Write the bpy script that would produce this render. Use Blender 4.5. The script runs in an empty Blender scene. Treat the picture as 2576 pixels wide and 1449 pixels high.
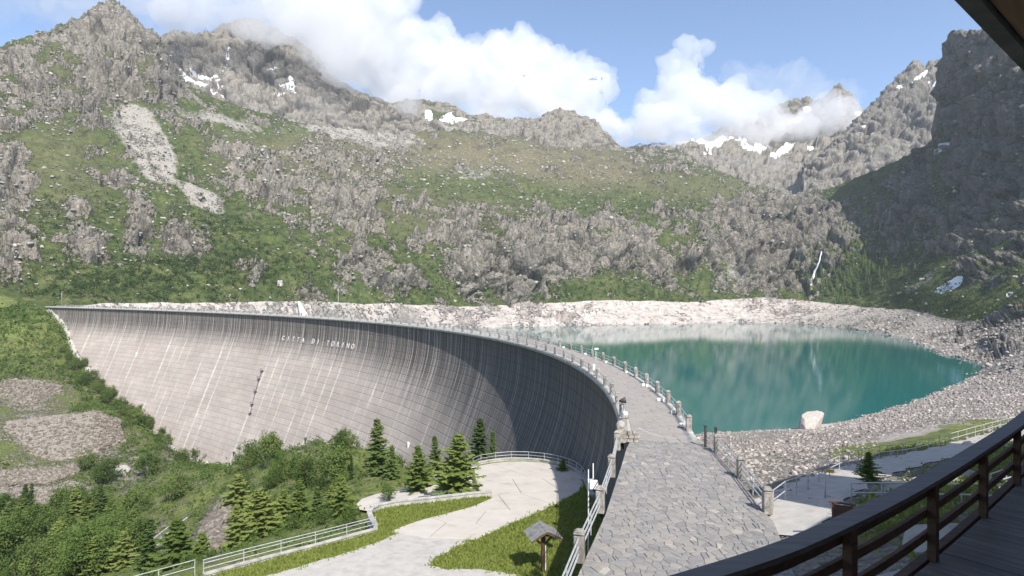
import bpy, bmesh, math, random
import numpy as np
from mathutils import Vector, Matrix

# ------------------------------------------------------------------ camera, world, sun, exposure
sc = bpy.context.scene
COL = sc.collection
CAM_Z = 11.0                      # crest of the dam is z = 0, the lens hangs 11 m above it
FPX = 1530.0                      # focal length for a 2576 px wide frame
cam_d = bpy.data.cameras.new('camera')
cam_d.sensor_width = 36.0
cam_d.lens = 36.0 * FPX / 2576.0
cam_d.clip_start = 0.1
cam_d.clip_end = 30000
cam = bpy.data.objects.new('camera', cam_d)
cam.location = (0, 0, CAM_Z)
cam.rotation_euler = (math.radians(90), 0, 0)
COL.objects.link(cam)
sc.camera = cam

SUN_EL = math.radians(47)
SUN_DIR = Vector((0.41, -0.912, 0)).normalized()        # horizontal direction towards the sun
world = bpy.data.worlds.new('World')
sc.world = world
world.use_nodes = True
wn = world.node_tree
wn.nodes.clear()
w_out = wn.nodes.new('ShaderNodeOutputWorld')
w_bg = wn.nodes.new('ShaderNodeBackground')
w_sky = wn.nodes.new('ShaderNodeTexSky')
w_sky.sky_type = 'NISHITA'
w_sky.sun_disc = False
w_sky.sun_elevation = SUN_EL
w_sky.sun_rotation = math.atan2(SUN_DIR.x, SUN_DIR.y)
w_sky.altitude = 1900
w_sky.air_density = 1.0
w_sky.dust_density = 4.5
w_sky.ozone_density = 1.5
w_bg.inputs['Strength'].default_value = 0.15
wn.links.new(w_sky.outputs[0], w_bg.inputs[0])
wn.links.new(w_bg.outputs[0], w_out.inputs[0])

sun_d = bpy.data.lights.new('sun', 'SUN')
sun_d.energy = 4.6
sun_d.angle = math.radians(0.53)
sun_d.color = (1.0, 0.955, 0.89)
sun = bpy.data.objects.new('sun', sun_d)
to_sun = Vector((SUN_DIR.x * math.cos(SUN_EL), SUN_DIR.y * math.cos(SUN_EL), math.sin(SUN_EL)))
sun.rotation_euler = to_sun.to_track_quat('Z', 'Y').to_euler()
sun.location = (60, -70, 90)
COL.objects.link(sun)

sc.view_settings.view_transform = 'Standard'
sc.view_settings.look = 'None'
sc.view_settings.exposure = 0.68
sc.view_settings.gamma = 1.0
sc.cycles.max_bounces = 6
sc.cycles.transparent_max_bounces = 8
sc.cycles.caustics_reflective = False
sc.cycles.caustics_refractive = False

rng = np.random.default_rng(7)
random.seed(7)

# ------------------------------------------------------------------ small helpers
def at(px, py, d):
    """world point seen at (px, py) of the 2576 x 1449 photograph when it stands d metres ahead"""
    return ((px - 1288.0) / FPX * d, d, CAM_Z - (py - 724.5) / FPX * d)

def tag(o, label=None, cat=None, group=None, kind=None):
    if label: o['label'] = label
    if cat: o['category'] = cat
    if group: o['group'] = group
    if kind: o['kind'] = kind
    return o

def link(name, me, parent=None, loc=None, rot=None):
    o = bpy.data.objects.new(name, me)
    COL.objects.link(o)
    if parent: o.parent = parent
    if loc is not None: o.location = loc
    if rot is not None: o.rotation_euler = rot
    return o

def empty(name, loc=(0, 0, 0), rz=0.0):
    o = link(name, None, None, loc, (0, 0, rz))
    o.empty_display_size = 0.3
    return o

def mesh_np(name, V, F, mat=None, smooth=False):
    """V (n,3) array, F (m,3) or (m,4) int array"""
    V = np.asarray(V, dtype=np.float32); F = np.asarray(F, dtype=np.int32)
    me = bpy.data.meshes.new(name)
    m, k = F.shape
    me.vertices.add(len(V)); me.vertices.foreach_set('co', V.ravel())
    me.loops.add(m * k); me.loops.foreach_set('vertex_index', F.ravel())
    me.polygons.add(m)
    me.polygons.foreach_set('loop_start', np.arange(0, m * k, k, dtype=np.int32))
    me.polygons.foreach_set('loop_total', np.full(m, k, dtype=np.int32))
    if smooth: me.polygons.foreach_set('use_smooth', np.ones(m, dtype=bool))
    me.update(calc_edges=True)
    me.validate()
    if mat: me.materials.append(mat)
    return me

def grid_faces(ny, nx, keep=None):
    i = np.arange(ny * nx).reshape(ny, nx)
    F = np.stack([i[:-1, :-1], i[:-1, 1:], i[1:, 1:], i[1:, :-1]], -1).reshape(-1, 4)
    if keep is not None:
        k = keep.ravel()
        F = F[k[F].all(axis=1)]
    return F

def attr_color(me, name, arr):
    a = me.attributes.new(name, 'FLOAT_COLOR', 'POINT')
    a.data.foreach_set('color', np.asarray(arr, dtype=np.float32).ravel())

def attr_vec(me, name, arr):
    a = me.attributes.new(name, 'FLOAT_VECTOR', 'POINT')
    a.data.foreach_set('vector', np.asarray(arr, dtype=np.float32).ravel())

class MB:
    """collects simple shapes into one mesh"""
    def __init__(self): self.v = []; self.f = []
    def add(self, vs, fs):
        b = len(self.v); self.v += [tuple(p) for p in vs]; self.f += [tuple(i + b for i in q) for q in fs]
    def box(self, c, size, rz=0.0, top=1.0):
        sx, sy, sz = size[0] / 2, size[1] / 2, size[2] / 2
        cr, sr = math.cos(rz), math.sin(rz)
        vs = []
        for z, k in ((-sz, 1.0), (sz, top)):
            for x, y in ((-sx, -sy), (sx, -sy), (sx, sy), (-sx, sy)):
                x2, y2 = x * k, y * k
                vs.append((c[0] + x2 * cr - y2 * sr, c[1] + x2 * sr + y2 * cr, c[2] + z))
        self.add(vs, [(3, 2, 1, 0), (4, 5, 6, 7), (0, 1, 5, 4), (1, 2, 6, 5), (2, 3, 7, 6), (3, 0, 4, 7)])
    def tube(self, pts, r, n=6, r1=None, cap=True):
        pts = [Vector(p) for p in pts]
        m = len(pts); rings = []
        for i, p in enumerate(pts):
            t = (pts[min(i + 1, m - 1)] - pts[max(i - 1, 0)]).normalized()
            a = t.orthogonal().normalized() if abs(t.z) < 0.99 else Vector((1, 0, 0))
            if abs(t.z) < 0.99:
                a = Vector((0, 0, 1)).cross(t).normalized()
            b = t.cross(a).normalized()
            rr = r if r1 is None else r + (r1 - r) * i / max(1, m - 1)
            rings.append([p + a * (rr * math.cos(2 * math.pi * k / n)) + b * (rr * math.sin(2 * math.pi * k / n)) for k in range(n)])
        vs = [q for ring in rings for q in ring]; fs = []
        for i in range(m - 1):
            for k in range(n):
                fs.append((i * n + k, i * n + (k + 1) % n, (i + 1) * n + (k + 1) % n, (i + 1) * n + k))
        if cap:
            fs.append(tuple(reversed(range(n)))); fs.append(tuple((m - 1) * n + k for k in range(n)))
        self.add(vs, fs)
    def bar(self, p0, p1, w, h):
        """rectangular bar, w across, h along z (or the most upright direction)"""
        p0, p1 = Vector(p0), Vector(p1); t = (p1 - p0).normalized()
        up = Vector((0, 0, 1)) if abs(t.z) < 0.95 else Vector((0, 1, 0))
        a = t.cross(up).normalized() * (w / 2); b = a.cross(t).normalized() * (h / 2)
        vs = []
        for p in (p0, p1): vs += [p - a - b, p + a - b, p + a + b, p - a + b]
        self.add(vs, [(0, 1, 2, 3), (7, 6, 5, 4), (0, 4, 5, 1), (1, 5, 6, 2), (2, 6, 7, 3), (3, 7, 4, 0)])
    def mesh(self, name, mat, smooth=False):
        me = bpy.data.meshes.new(name)
        me.from_pydata([tuple(v) for v in self.v], [], self.f)
        me.update()
        if smooth: me.polygons.foreach_set('use_smooth', np.ones(len(me.polygons), dtype=bool))
        if mat: me.materials.append(mat)
        return me
    def build(self, name, mat, parent=None, smooth=False, loc=None, rot=None):
        return link(name, self.mesh(name, mat, smooth), parent, loc, rot)

def bevel_mesh(me, w, seg=1):
    bm = bmesh.new(); bm.from_mesh(me)
    bmesh.ops.recalc_face_normals(bm, faces=bm.faces)
    bmesh.ops.bevel(bm, geom=list(bm.edges), offset=w, segments=seg, affect='EDGES', profile=0.6)
    bm.to_mesh(me); bm.free()
    return me

# ------------------------------------------------------------------ noise in numpy
_perm = np.random.default_rng(11).permutation(256)
_perm = np.concatenate([_perm, _perm, _perm])
_g = np.random.default_rng(12).normal(size=(256, 3)); _g /= np.linalg.norm(_g, axis=1)[:, None]
def perlin(P):
    P = np.asarray(P, dtype=np.float64)
    I = np.floor(P).astype(np.int64); f = P - I; I &= 255
    u = f * f * f * (f * (f * 6 - 15) + 10)
    def cor(a, b, c):
        h = _perm[_perm[_perm[(I[..., 0] + a) & 255] + ((I[..., 1] + b) & 255)] + ((I[..., 2] + c) & 255)]
        g = _g[h]
        return g[..., 0] * (f[..., 0] - a) + g[..., 1] * (f[..., 1] - b) + g[..., 2] * (f[..., 2] - c)
    def mx(a, b, t): return a + (b - a) * t
    x00 = mx(cor(0, 0, 0), cor(1, 0, 0), u[..., 0]); x10 = mx(cor(0, 1, 0), cor(1, 1, 0), u[..., 0])
    x01 = mx(cor(0, 0, 1), cor(1, 0, 1), u[..., 0]); x11 = mx(cor(0, 1, 1), cor(1, 1, 1), u[..., 0])
    return 1.6 * mx(mx(x00, x10, u[..., 1]), mx(x01, x11, u[..., 1]), u[..., 2])
def fbm(P, octv=5, gain=0.5, lac=2.03):
    s = 0; a = 1.0; tot = 0
    for k in range(octv):
        s = s + a * perlin(P * (lac ** k) + 17.3 * k); tot += a; a *= gain
    return s / tot
def ridged(P, octv=5, gain=0.5, lac=2.07):
    s = 0; a = 1.0; tot = 0
    for k in range(octv):
        s = s + a * (1 - 2 * np.abs(perlin(P * (lac ** k) + 9.1 * k))); tot += a; a *= gain
    return s / tot
def worley(P):
    I = np.floor(P).astype(np.int64); f = P - I
    f1 = np.full(P.shape[:-1], 9.0); f2 = f1.copy(); idv = np.zeros(P.shape[:-1])
    for a in (-1, 0, 1):
        for b in (-1, 0, 1):
            for c in (-1, 0, 1):
                h = _perm[_perm[_perm[(I[..., 0] + a) & 255] + ((I[..., 1] + b) & 255)] + ((I[..., 2] + c) & 255)]
                g = _g[h] * .45 + .5 + np.array([a, b, c])
                d = np.sqrt(((g - f) ** 2).sum(-1)); nw = d < f1
                f2 = np.where(nw, f1, np.minimum(f2, d)); idv = np.where(nw, _perm[(h * 7 + 3) & 255] / 255.0, idv); f1 = np.where(nw, d, f1)
    return f1, f2, idv
def sstep(a, b, x):
    t = np.clip((x - a) / (b - a), 0, 1); return t * t * (3 - 2 * t)

# ------------------------------------------------------------------ node helpers
def new_mat(name):
    m = bpy.data.materials.new(name); m.use_nodes = True
    nt = m.node_tree; nt.nodes.clear()
    out = nt.nodes.new('ShaderNodeOutputMaterial')
    return m, nt, out
class NT:
    def __init__(self, nt): self.nt = nt
    def sock(self, node, i, v):
        s = node.inputs[i]
        if isinstance(v, bpy.types.NodeSocket): self.nt.links.new(v, s)
        elif v is not None:
            if hasattr(s.default_value, '__len__') and not hasattr(v, '__len__'): v = [v] * len(s.default_value)
            if hasattr(s.default_value, '__len__') and len(v) == 3 and len(s.default_value) == 4: v = (*v, 1)
            s.default_value = v
    def math(self, op, a, b=None, c=None, clamp=False):
        n = self.nt.nodes.new('ShaderNodeMath'); n.operation = op; n.use_clamp = clamp
        for i, v in enumerate((a, b, c)):
            if v is not None: self.sock(n, i, v)
        return n.outputs[0]
    def vmath(self, op, a, b=None):
        n = self.nt.nodes.new('ShaderNodeVectorMath'); n.operation = op
        self.sock(n, 0, a)
        if b is not None: self.sock(n, 1, b)
        return n.outputs[0]
    def pos(self): return self.nt.nodes.new('ShaderNodeNewGeometry').outputs['Position']
    def obj(self): return self.nt.nodes.new('ShaderNodeTexCoord').outputs['Object']
    def attr(self, name):
        n = self.nt.nodes.new('ShaderNodeAttribute'); n.attribute_name = name; return n
    def rnd(self): return self.nt.nodes.new('ShaderNodeObjectInfo').outputs['Random']
    def noise(self, vec, scale, detail=4, rough=0.55, dist=0.0):
        n = self.nt.nodes.new('ShaderNodeTexNoise')
        self.sock(n, 'Vector', vec); n.inputs['Scale'].default_value = scale
        n.inputs['Detail'].default_value = detail; n.inputs['Roughness'].default_value = rough
        n.inputs['Distortion'].default_value = dist
        return n.outputs[0]
    def voro(self, vec, scale, feat='F1', out='Distance', rand=1.0):
        n = self.nt.nodes.new('ShaderNodeTexVoronoi'); n.feature = feat
        self.sock(n, 'Vector', vec); n.inputs['Scale'].default_value = scale; n.inputs['Randomness'].default_value = rand
        return n.outputs[out]
    def ramp(self, fac, stops, interp='LINEAR'):
        n = self.nt.nodes.new('ShaderNodeValToRGB'); cr = n.color_ramp; cr.interpolation = interp
        while len(cr.elements) < len(stops): cr.elements.new(0.5)
        for e, (p, c) in zip(cr.elements, stops):
            e.position = p; e.color = (*c, 1) if hasattr(c, '__len__') else (c, c, c, 1)
        self.sock(n, 0, fac)
        return n.outputs[0]
    def mix(self, fac, a, b, mode='MIX'):
        n = self.nt.nodes.new('ShaderNodeMix'); n.data_type = 'RGBA'; n.blend_type = mode
        self.sock(n, 0, fac); self.sock(n, 6, a); self.sock(n, 7, b)
        return n.outputs[2]
    def rng(self, v, a, b, c=0.0, d=1.0, smooth=False):
        n = self.nt.nodes.new('ShaderNodeMapRange'); n.clamp = True
        if smooth: n.interpolation_type = 'SMOOTHSTEP'
        for i, x in enumerate((v, a, b, c, d)): self.sock(n, i, x)
        return n.outputs[0]
    def bump(self, h, dist, strength=1.0, normal=None):
        n = self.nt.nodes.new('ShaderNodeBump'); n.inputs['Strength'].default_value = strength
        n.inputs['Distance'].default_value = dist; self.sock(n, 'Height', h)
        if normal is not None: self.sock(n, 'Normal', normal)
        return n.outputs[0]
    def sep(self, v):
        n = self.nt.nodes.new('ShaderNodeSeparateXYZ'); self.sock(n, 0, v); return n.outputs
    def comb(self, x, y, z):
        n = self.nt.nodes.new('ShaderNodeCombineXYZ')
        for i, v in enumerate((x, y, z)): self.sock(n, i, v)
        return n.outputs[0]
    def bsdf(self, out, color, rough=0.85, normal=None, spec=0.3, metal=0.0):
        n = self.nt.nodes.new('ShaderNodeBsdfPrincipled')
        self.sock(n, 'Base Color', color); self.sock(n, 'Roughness', rough); self.sock(n, 'Metallic', metal)
        n.inputs['Specular IOR Level'].default_value = spec
        if normal is not None: self.sock(n, 'Normal', normal)
        self.nt.links.new(n.outputs[0], out.inputs['Surface'])
        return n
def sepcol(t, c):
    n = t.nt.nodes.new('ShaderNodeSeparateColor'); t.sock(n, 0, c); return n.outputs

# ------------------------------------------------------------------ materials of the land
def mat_terrain(name='alpine_ground', k=1.0, lush=1.0):
    m, nt, out = new_mat(name); t = NT(nt)
    p = t.pos()
    if k != 1.0: p = t.vmath('MULTIPLY', p, (k, k, k))
    cov = t.attr('cover'); c = sepcol(t, cov.outputs['Color']); snow = cov.outputs['Alpha']
    tn_ = t.attr('tint'); tin = sepcol(t, tn_.outputs['Color'])
    n_big = t.noise(p, 0.012, 4)
    n_mid = t.noise(p, 0.06, 6, 0.62)
    n_fine = t.noise(p, 0.33, 5, 0.65)
    pz = t.vmath('MULTIPLY', p, (0.30, 0.30, 0.055))
    streak = t.noise(pz, 1.0, 5, 0.6)
    # rock
    rock = t.ramp(n_fine, [(0.28, (0.09, 0.081, 0.069)), (0.45, (0.255, 0.23, 0.195)), (0.62, (0.385, 0.35, 0.298)), (0.8, (0.55, 0.51, 0.44))])
    rock = t.mix(t.rng(streak, 0.42, 0.66, 0.0, 0.62), rock, (0.12, 0.112, 0.10))
    rock = t.mix(t.rng(n_mid, 0.45, 0.7, 0.0, 0.35), rock, (0.34, 0.29, 0.235))
    rock = t.mix(tin[0], rock, t.mix(1.0, rock, (0.66, 0.68, 0.72), 'MULTIPLY'))     # dark rock, with the shade of the cliffs painted in blue-grey
    rock = t.mix(t.rng(tn_.outputs['Alpha'], .35, .9, 0, .75), rock, (0.055, 0.052, 0.05))       # open joints, their crevice shade painted into the colour
    rock = t.mix(t.rng(t.noise(p, 0.11, 5, .7), .5, .66, 0, .5), rock, (0.115, 0.118, 0.058))     # lichen and turf on ledges
    # grass and low scrub
    gr = t.ramp(n_mid, [(0.3, (0.050, 0.072, 0.022)), (0.5, (0.092, 0.112, 0.036)), (0.68, (0.15, 0.152, 0.062))])
    gr = t.mix(t.rng(t.noise(p, 0.16, 4, .7), .46, .6, 0, .75), gr, (0.03, 0.05, 0.015))
    olive = t.ramp(n_fine, [(0.3, (0.10, 0.085, 0.048)), (0.55, (0.165, 0.145, 0.088)), (0.75, (0.26, 0.235, 0.165))])
    gr = t.mix(tin[1], gr, olive)
    gr = t.mix(t.rng(n_fine, 0.3, 0.75, 0.5, 0.0), gr, t.mix(1.0, gr, (0.45, 0.52, 0.42), 'MULTIPLY'))
    if lush != 1.0: gr = t.mix(1.0, gr, (lush, lush * 1.06, lush * .8), 'MULTIPLY')
    # rock or grass
    f = t.math('ADD', c[0], t.math('MULTIPLY', t.math('SUBTRACT', n_fine, 0.5), 2.1))
    f = t.math('ADD', f, t.math('MULTIPLY', t.math('SUBTRACT', n_mid, 0.5), 0.9))
    f = t.rng(f, 0.42, 0.60, 0, 1, True)
    col = t.mix(f, gr, rock)
    # scree
    scr = t.ramp(t.noise(p, 0.8, 3, 0.7), [(0.3, (0.14, 0.13, 0.115)), (0.5, (0.275, 0.255, 0.222)), (0.72, (0.40, 0.375, 0.33))])
    fs = t.rng(t.math('ADD', c[1], t.math('MULTIPLY', t.math('SUBTRACT', n_mid, 0.5), 0.9)), 0.38, 0.62, 0, 1, True)
    col = t.mix(fs, col, scr)
    # bare drawdown shore
    sh = t.ramp(t.noise(p, 0.16, 6, 0.66), [(0.3, (0.19, 0.172, 0.155)), (0.48, (0.39, 0.352, 0.32)), (0.66, (0.54, 0.485, 0.44))])
    sh = t.mix(t.rng(t.noise(t.vmath('MULTIPLY', p, (0.1, 0.1, 0.02)), 1.0, 3), 0.5, 0.68, 0, 0.6), sh, (0.52, 0.41, 0.36))
    sh = t.mix(tin[2], sh, scr)
    fh = t.rng(t.math('ADD', c[2], t.math('MULTIPLY', t.math('SUBTRACT', n_mid, 0.5), 0.35)), 0.46, 0.54, 0, 1, True)
    col = t.mix(fh, col, sh)
    fsn = t.rng(t.math('ADD', snow, t.math('MULTIPLY', t.math('SUBTRACT', t.noise(p, 0.035, 5, 0.6), 0.5), 1.1)), 0.5, 0.56, 0, 1, True)
    col = t.mix(fsn, col, (0.86, 0.88, 0.92))
    h = t.math('ADD', t.math('MULTIPLY', n_fine, 1.0), t.math('MULTIPLY', streak, 1.3))
    hb = t.math('MULTIPLY', h, t.math('ADD', t.math('MULTIPLY', f, 0.75), 0.25))
    t.bsdf(out, col, 0.92, t.bump(hb, 4.4 / k, 1.0), 0.12)
    return m
TERRAIN = mat_terrain()
NEARGROUND = mat_terrain('near_ground', 4.0, 1.55)

# ------------------------------------------------------------------ the mountains
def smooth1(a, k):
    if k <= 0: return a
    ker = np.exp(-0.5 * (np.arange(-3 * k, 3 * k + 1) / k) ** 2); ker /= ker.sum()
    return np.convolve(np.pad(a, 3 * k, mode='edge'), ker, 'valid')
def rows_interp(A, tk, t):
    """Catmull-Rom over rows: A (k, nx), tk key parameters, t wanted parameters"""
    k = len(tk); j = np.clip(np.searchsorted(tk, t, side='right') - 1, 0, k - 2)
    u = ((t - tk[j]) / (tk[j + 1] - tk[j]))[:, None]
    def slope(i):
        a = np.clip(i - 1, 0, k - 1); b = np.clip(i + 1, 0, k - 1)
        return (A[b] - A[a]) / (tk[b] - tk[a])[:, None]
    dt = (tk[j + 1] - tk[j])[:, None]
    m0 = slope(j) * dt * 0.8; m1 = slope(j + 1) * dt * 0.8
    u2, u3 = u * u, u * u * u
    return (2 * u3 - 3 * u2 + 1) * A[j] + (u3 - 2 * u2 + u) * m0 + (-2 * u3 + 3 * u2) * A[j + 1] + (u3 - u2) * m1
def blobs(px, py, lst):
    s = np.zeros_like(px)
    for (x, y, rx, ry, ang, val) in lst:
        ca, sa = math.cos(math.radians(ang)), math.sin(math.radians(ang))
        dx = (px - x); dy = (py - y)
        a = (dx * ca + dy * sa) / rx; b = (-dx * sa + dy * ca) / ry
        s = s + val * np.exp(-(a * a + b * b) ** 1.5)
    return s
def mountain(name, rows, step_x, per_row, amp, rock, talus=(), snow=(), olive=(), dark=(), shore_rows=None, green=0.0,
             smooth=12, wav=70.0, top_keep=0.45, drop=(30, 160), shore_tint=(), terr=0.0, tame=0.0, gully=0.0):
    """rows: list (bottom to top) of polylines [(px, py, D)...]; the last one is the skyline"""
    x0 = max(r[0][0] for r in rows); x1 = min(r[-1][0] for r in rows)
    px = np.arange(x0, x1 + 0.1, step_x); nx = len(px)
    PY, DD = [], []
    for i, r in enumerate(rows):
        a = np.array(r, dtype=float)
        s = smooth if i < len(rows) - 1 else 0
        k = int(s / step_x * 2)
        PY.append(smooth1(np.interp(px, a[:, 0], a[:, 1]), k)); DD.append(smooth1(np.interp(px, a[:, 0], a[:, 2]), int(max(smooth, 20) / step_x * 2)))
    PY.append(PY[-1] + drop[0]); DD.append(DD[-1] + drop[1])
    PY = np.array(PY); DD = np.array(DD)
    tk = np.arange(len(PY)).astype(float)
    t = np.concatenate([np.linspace(i, i + 1, n, endpoint=False) for i, n in enumerate(list(per_row) + [8])] + [[len(PY) - 1.0]])
    py = rows_interp(PY, tk, t); D = rows_interp(DD, tk, t)
    PX = np.broadcast_to(px, py.shape)
    X = (PX - 1288) / FPX * D; Z = CAM_Z - (py - 724.5) / FPX * D
    P = np.stack([X, D, Z], -1)
    dy = np.gradient(P, axis=0); dx = np.gradient(P, axis=1)
    nrm = np.cross(dx, dy); nrm /= np.linalg.norm(nrm, axis=-1, keepdims=True) + 1e-9
    # land cover from where things lie on the slope
    ntop = len(rows) - 1
    R = rock(PX, py) if callable(rock) else rock + np.zeros_like(py)
    n1 = fbm(P / (wav * 0.9), 5, 0.55)
    sg = np.where(PX < 2020, 1.0, -1.0) * sstep(0, 60, np.abs(PX - 2020)) if gully else 0
    cc = X * .72 + Z * .70 * sg if gully else X; al = -X * .70 * sg + Z * .72 if gully else Z
    wq = 22 * fbm(P / 90.0 + 21, 3)
    gul = ridged(np.stack([(cc + wq) / 62.0, D / 420.0, al / 330.0], -1) + 40, 4, .55) if gully else 0 * Z
    gul = gul - gul.mean() if gully else gul
    R = R + gully * .42 * gul
    n0 = fbm(P / np.array([wav * .34, wav * .34, wav * .5]) + 12.0, 5, 0.62)
    cliff = sstep(0.36, 0.66, R + 0.50 * n1 + 0.75 * n0)
    shore = np.zeros_like(py)
    if shore_rows is not None:
        pass
        lim = shore_rows + 0.05 * fbm(P / 30.0 + 5, 3)
        shore = sstep(lim + 0.035, lim - 0.035, t[:, None] + 0 * py) * sstep(150, 260, PX)
    Q = P / np.array([wav, wav, wav * 2.2])
    d = 0.7 * ridged(Q + 3.1, 5, 0.48) + 0.3 * ridged(Q * 2.9 + 8.2, 3, 0.5)
    Wp = P + (wav * .16) * np.stack([fbm(P / (wav * .4) + k, 3) for k in (1.5, 7.5, 13.5)], -1)
    blk = 0; crack = 0
    for sc_b, am in ((wav * .42, 1.0), (wav * .17, .5)):
        f1, f2, idv = worley(Wp / np.array([sc_b, sc_b, sc_b * 2.0]))
        ck = np.exp(-(f2 - f1) / .09); crack = np.maximum(crack, ck * am ** .5)
        blk = blk + am * ((idv - .5) * 1.3 - .75 * ck)
    d = d * .36 + blk * .85
    d2 = fbm(P / (wav * 2.6) + 31.0, 4)
    disp = amp * (cliff * d * 1.0 + (1 - cliff) * 0.22 * fbm(P / (wav * 0.35), 4) + 1.3 * d2)
    if terr:
        q = (Z + 26 * fbm(P / 60.0 + 3, 3)) / terr
        saw = q - np.floor(q)
        disp = disp + amp * 0.75 * cliff * (np.where(saw < 0.8, saw / 0.8, (1 - saw) / 0.2) - 0.5)
    fade = 1 - (1 - top_keep) * sstep(ntop - 0.7, ntop - 0.02, t)[:, None]
    if shore_rows is not None:
        fade = fade * (0.34 + 0.66 * sstep(shore_rows - 0.05, shore_rows + 0.6, t))[:, None]
    fade = fade * (1 - tame * sstep(2260, 2400, PX))
    disp = (disp + gully * 9.0 * gul) * fade
    P2 = P + nrm * disp[..., None]
    jag = amp * 0.36 * ridged(P / (wav * 0.28) + 2.2, 4, 0.6) * sstep(ntop - 0.35, ntop, t)[:, None]
    P2[..., 2] += jag
    dy = np.gradient(P2, axis=0); dx = np.gradient(P2, axis=1)
    n2 = np.cross(dx, dy); n2 /= np.linalg.norm(n2, axis=-1, keepdims=True) + 1e-9
    steep = 1 - np.abs(n2[..., 2])
    Rr = 0.55 * R + 0.50 * sstep(0.25, 0.62, steep) * (0.3 + cliff) + 0.30 * n1 + 0.65 * n0 + .03 - green
    G = blobs(PX, py, talus) + 0 * py
    S = (blobs(PX, py, snow)) * sstep(0.95, 0.5, steep) if snow else 0 * py
    O = np.clip(blobs(PX, py, olive), 0, 1) if olive else 0 * py
    K = np.clip(blobs(PX, py, dark), 0, 1) if dark else 0 * py
    ST = np.clip(blobs(PX, py, shore_tint), 0, 1) if shore_tint else 0 * py
    ny = len(t)
    me = mesh_np(name, P2.reshape(-1, 3), grid_faces(ny, nx), TERRAIN, True)
    attr_color(me, 'cover', np.stack([Rr, G, shore, S], -1).reshape(-1, 4))
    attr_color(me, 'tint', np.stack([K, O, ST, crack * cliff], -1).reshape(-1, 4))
    o = link(name, me); tag(o, kind='structure')
    return o, P2, n2, np.stack([Rr, G, shore], -1), PX, py

def wl(px, py):           # a point of the waterline, lake level z = -29
    return (px, py, 40.0 * FPX / (py - 724.5))
LAKE_Z = -29.0
R_under = [(-200, 960, 310), (450, 960, 400), (1000, 940, 500), (1300, 905, 560), (1600, 890, 600), (1850, 885, 620), (2000, 888, 600), (2100, 900, 540),
           (2200, 925, 470), (2300, 960, 385), (2365, 990, 335), (2440, 1060, 240), (2500, 1100, 200), (2576, 1120, 170), (2760, 1150, 150)]
R_water = [(-200, 860, 322), (0, 860, 335), (230, 870, 385), (450, 870, 440), (700, 850, 505), (850, 840, 545), (1000, 836, 575), (1150, 829, 595), wl(1300, 823), wl(1450, 818.5), wl(1700, 814),
           wl(1850, 811), wl(2000, 813), wl(2100, 821), wl(2200, 836), wl(2300, 864), wl(2365, 888), wl(2400, 905), wl(2445, 950), (2500, 945, 265), (2576, 935, 240), (2760, 930, 210)]
R_full = [(-200, 782, 340), (0, 777, 360), (230, 766, 402), (450, 762, 452), (700, 759, 520), (850, 762, 560), (1000, 764, 600), (1150, 764, 645), (1300, 762, 675), (1450, 760, 705),
          (1560, 757, 722), (1700, 755, 742), (1850, 753, 765), (2000, 756, 762), (2100, 762, 735), (2200, 776, 680), (2300, 786, 600), (2400, 800, 510), (2500, 808, 430), (2576, 815, 380), (2760, 820, 330)]
R_l1 = [(-200, 680, 385), (0, 680, 402), (230, 680, 442), (450, 675, 492), (700, 675, 555), (850, 685, 595), (1000, 692, 630), (1150, 695, 665), (1300, 692, 695), (1560, 690, 745), (1850, 690, 790),
        (2000, 695, 792), (2100, 695, 770), (2200, 705, 725), (2300, 705, 665), (2400, 705, 590), (2500, 705, 520), (2576, 695, 470), (2760, 690, 400)]
R_l2 = [(-200, 560, 450), (0, 560, 472), (230, 560, 512), (450, 560, 562), (700, 572, 625), (850, 592, 662), (1000, 612, 690), (1150, 612, 718), (1300, 602, 742), (1560, 602, 792), (1850, 600, 830),
        (2000, 602, 832), (2100, 605, 815), (2200, 605, 785), (2300, 600, 735), (2400, 590, 670), (2500, 575, 610), (2576, 560, 560), (2760, 545, 480)]
R_l3 = [(-200, 420, 545), (0, 420, 562), (230, 420, 612), (450, 440, 652), (560, 450, 690), (700, 472, 725), (850, 492, 775), (1000, 512, 815), (1150, 522, 860), (1300, 527, 880), (1450, 532, 900), (1700, 530, 905),
        (1850, 530, 900), (2000, 545, 885), (2100, 545, 870), (2200, 530, 850), (2300, 505, 800), (2365, 475, 730), (2400, 455, 704), (2500, 435, 642), (2576, 420, 592), (2760, 400, 510)]
R_l4 = [(-200, 280, 650), (0, 280, 662), (120, 270, 692), (230, 262, 742), (300, 262, 760), (380, 280, 775), (450, 320, 780), (560, 350, 820), (700, 392, 880), (850, 412, 935), (1000, 432, 985), (1150, 442, 1030),
        (1300, 452, 1050), (1450, 462, 1070), (1700, 472, 1060), (1850, 485, 1010), (2000, 520, 950), (2100, 510, 920), (2200, 480, 905), (2300, 440, 880), (2345, 410, 850), (2375, 300, 745), (2400, 285, 728), (2500, 270, 664), (2576, 262, 612), (2760, 240, 530)]
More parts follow.
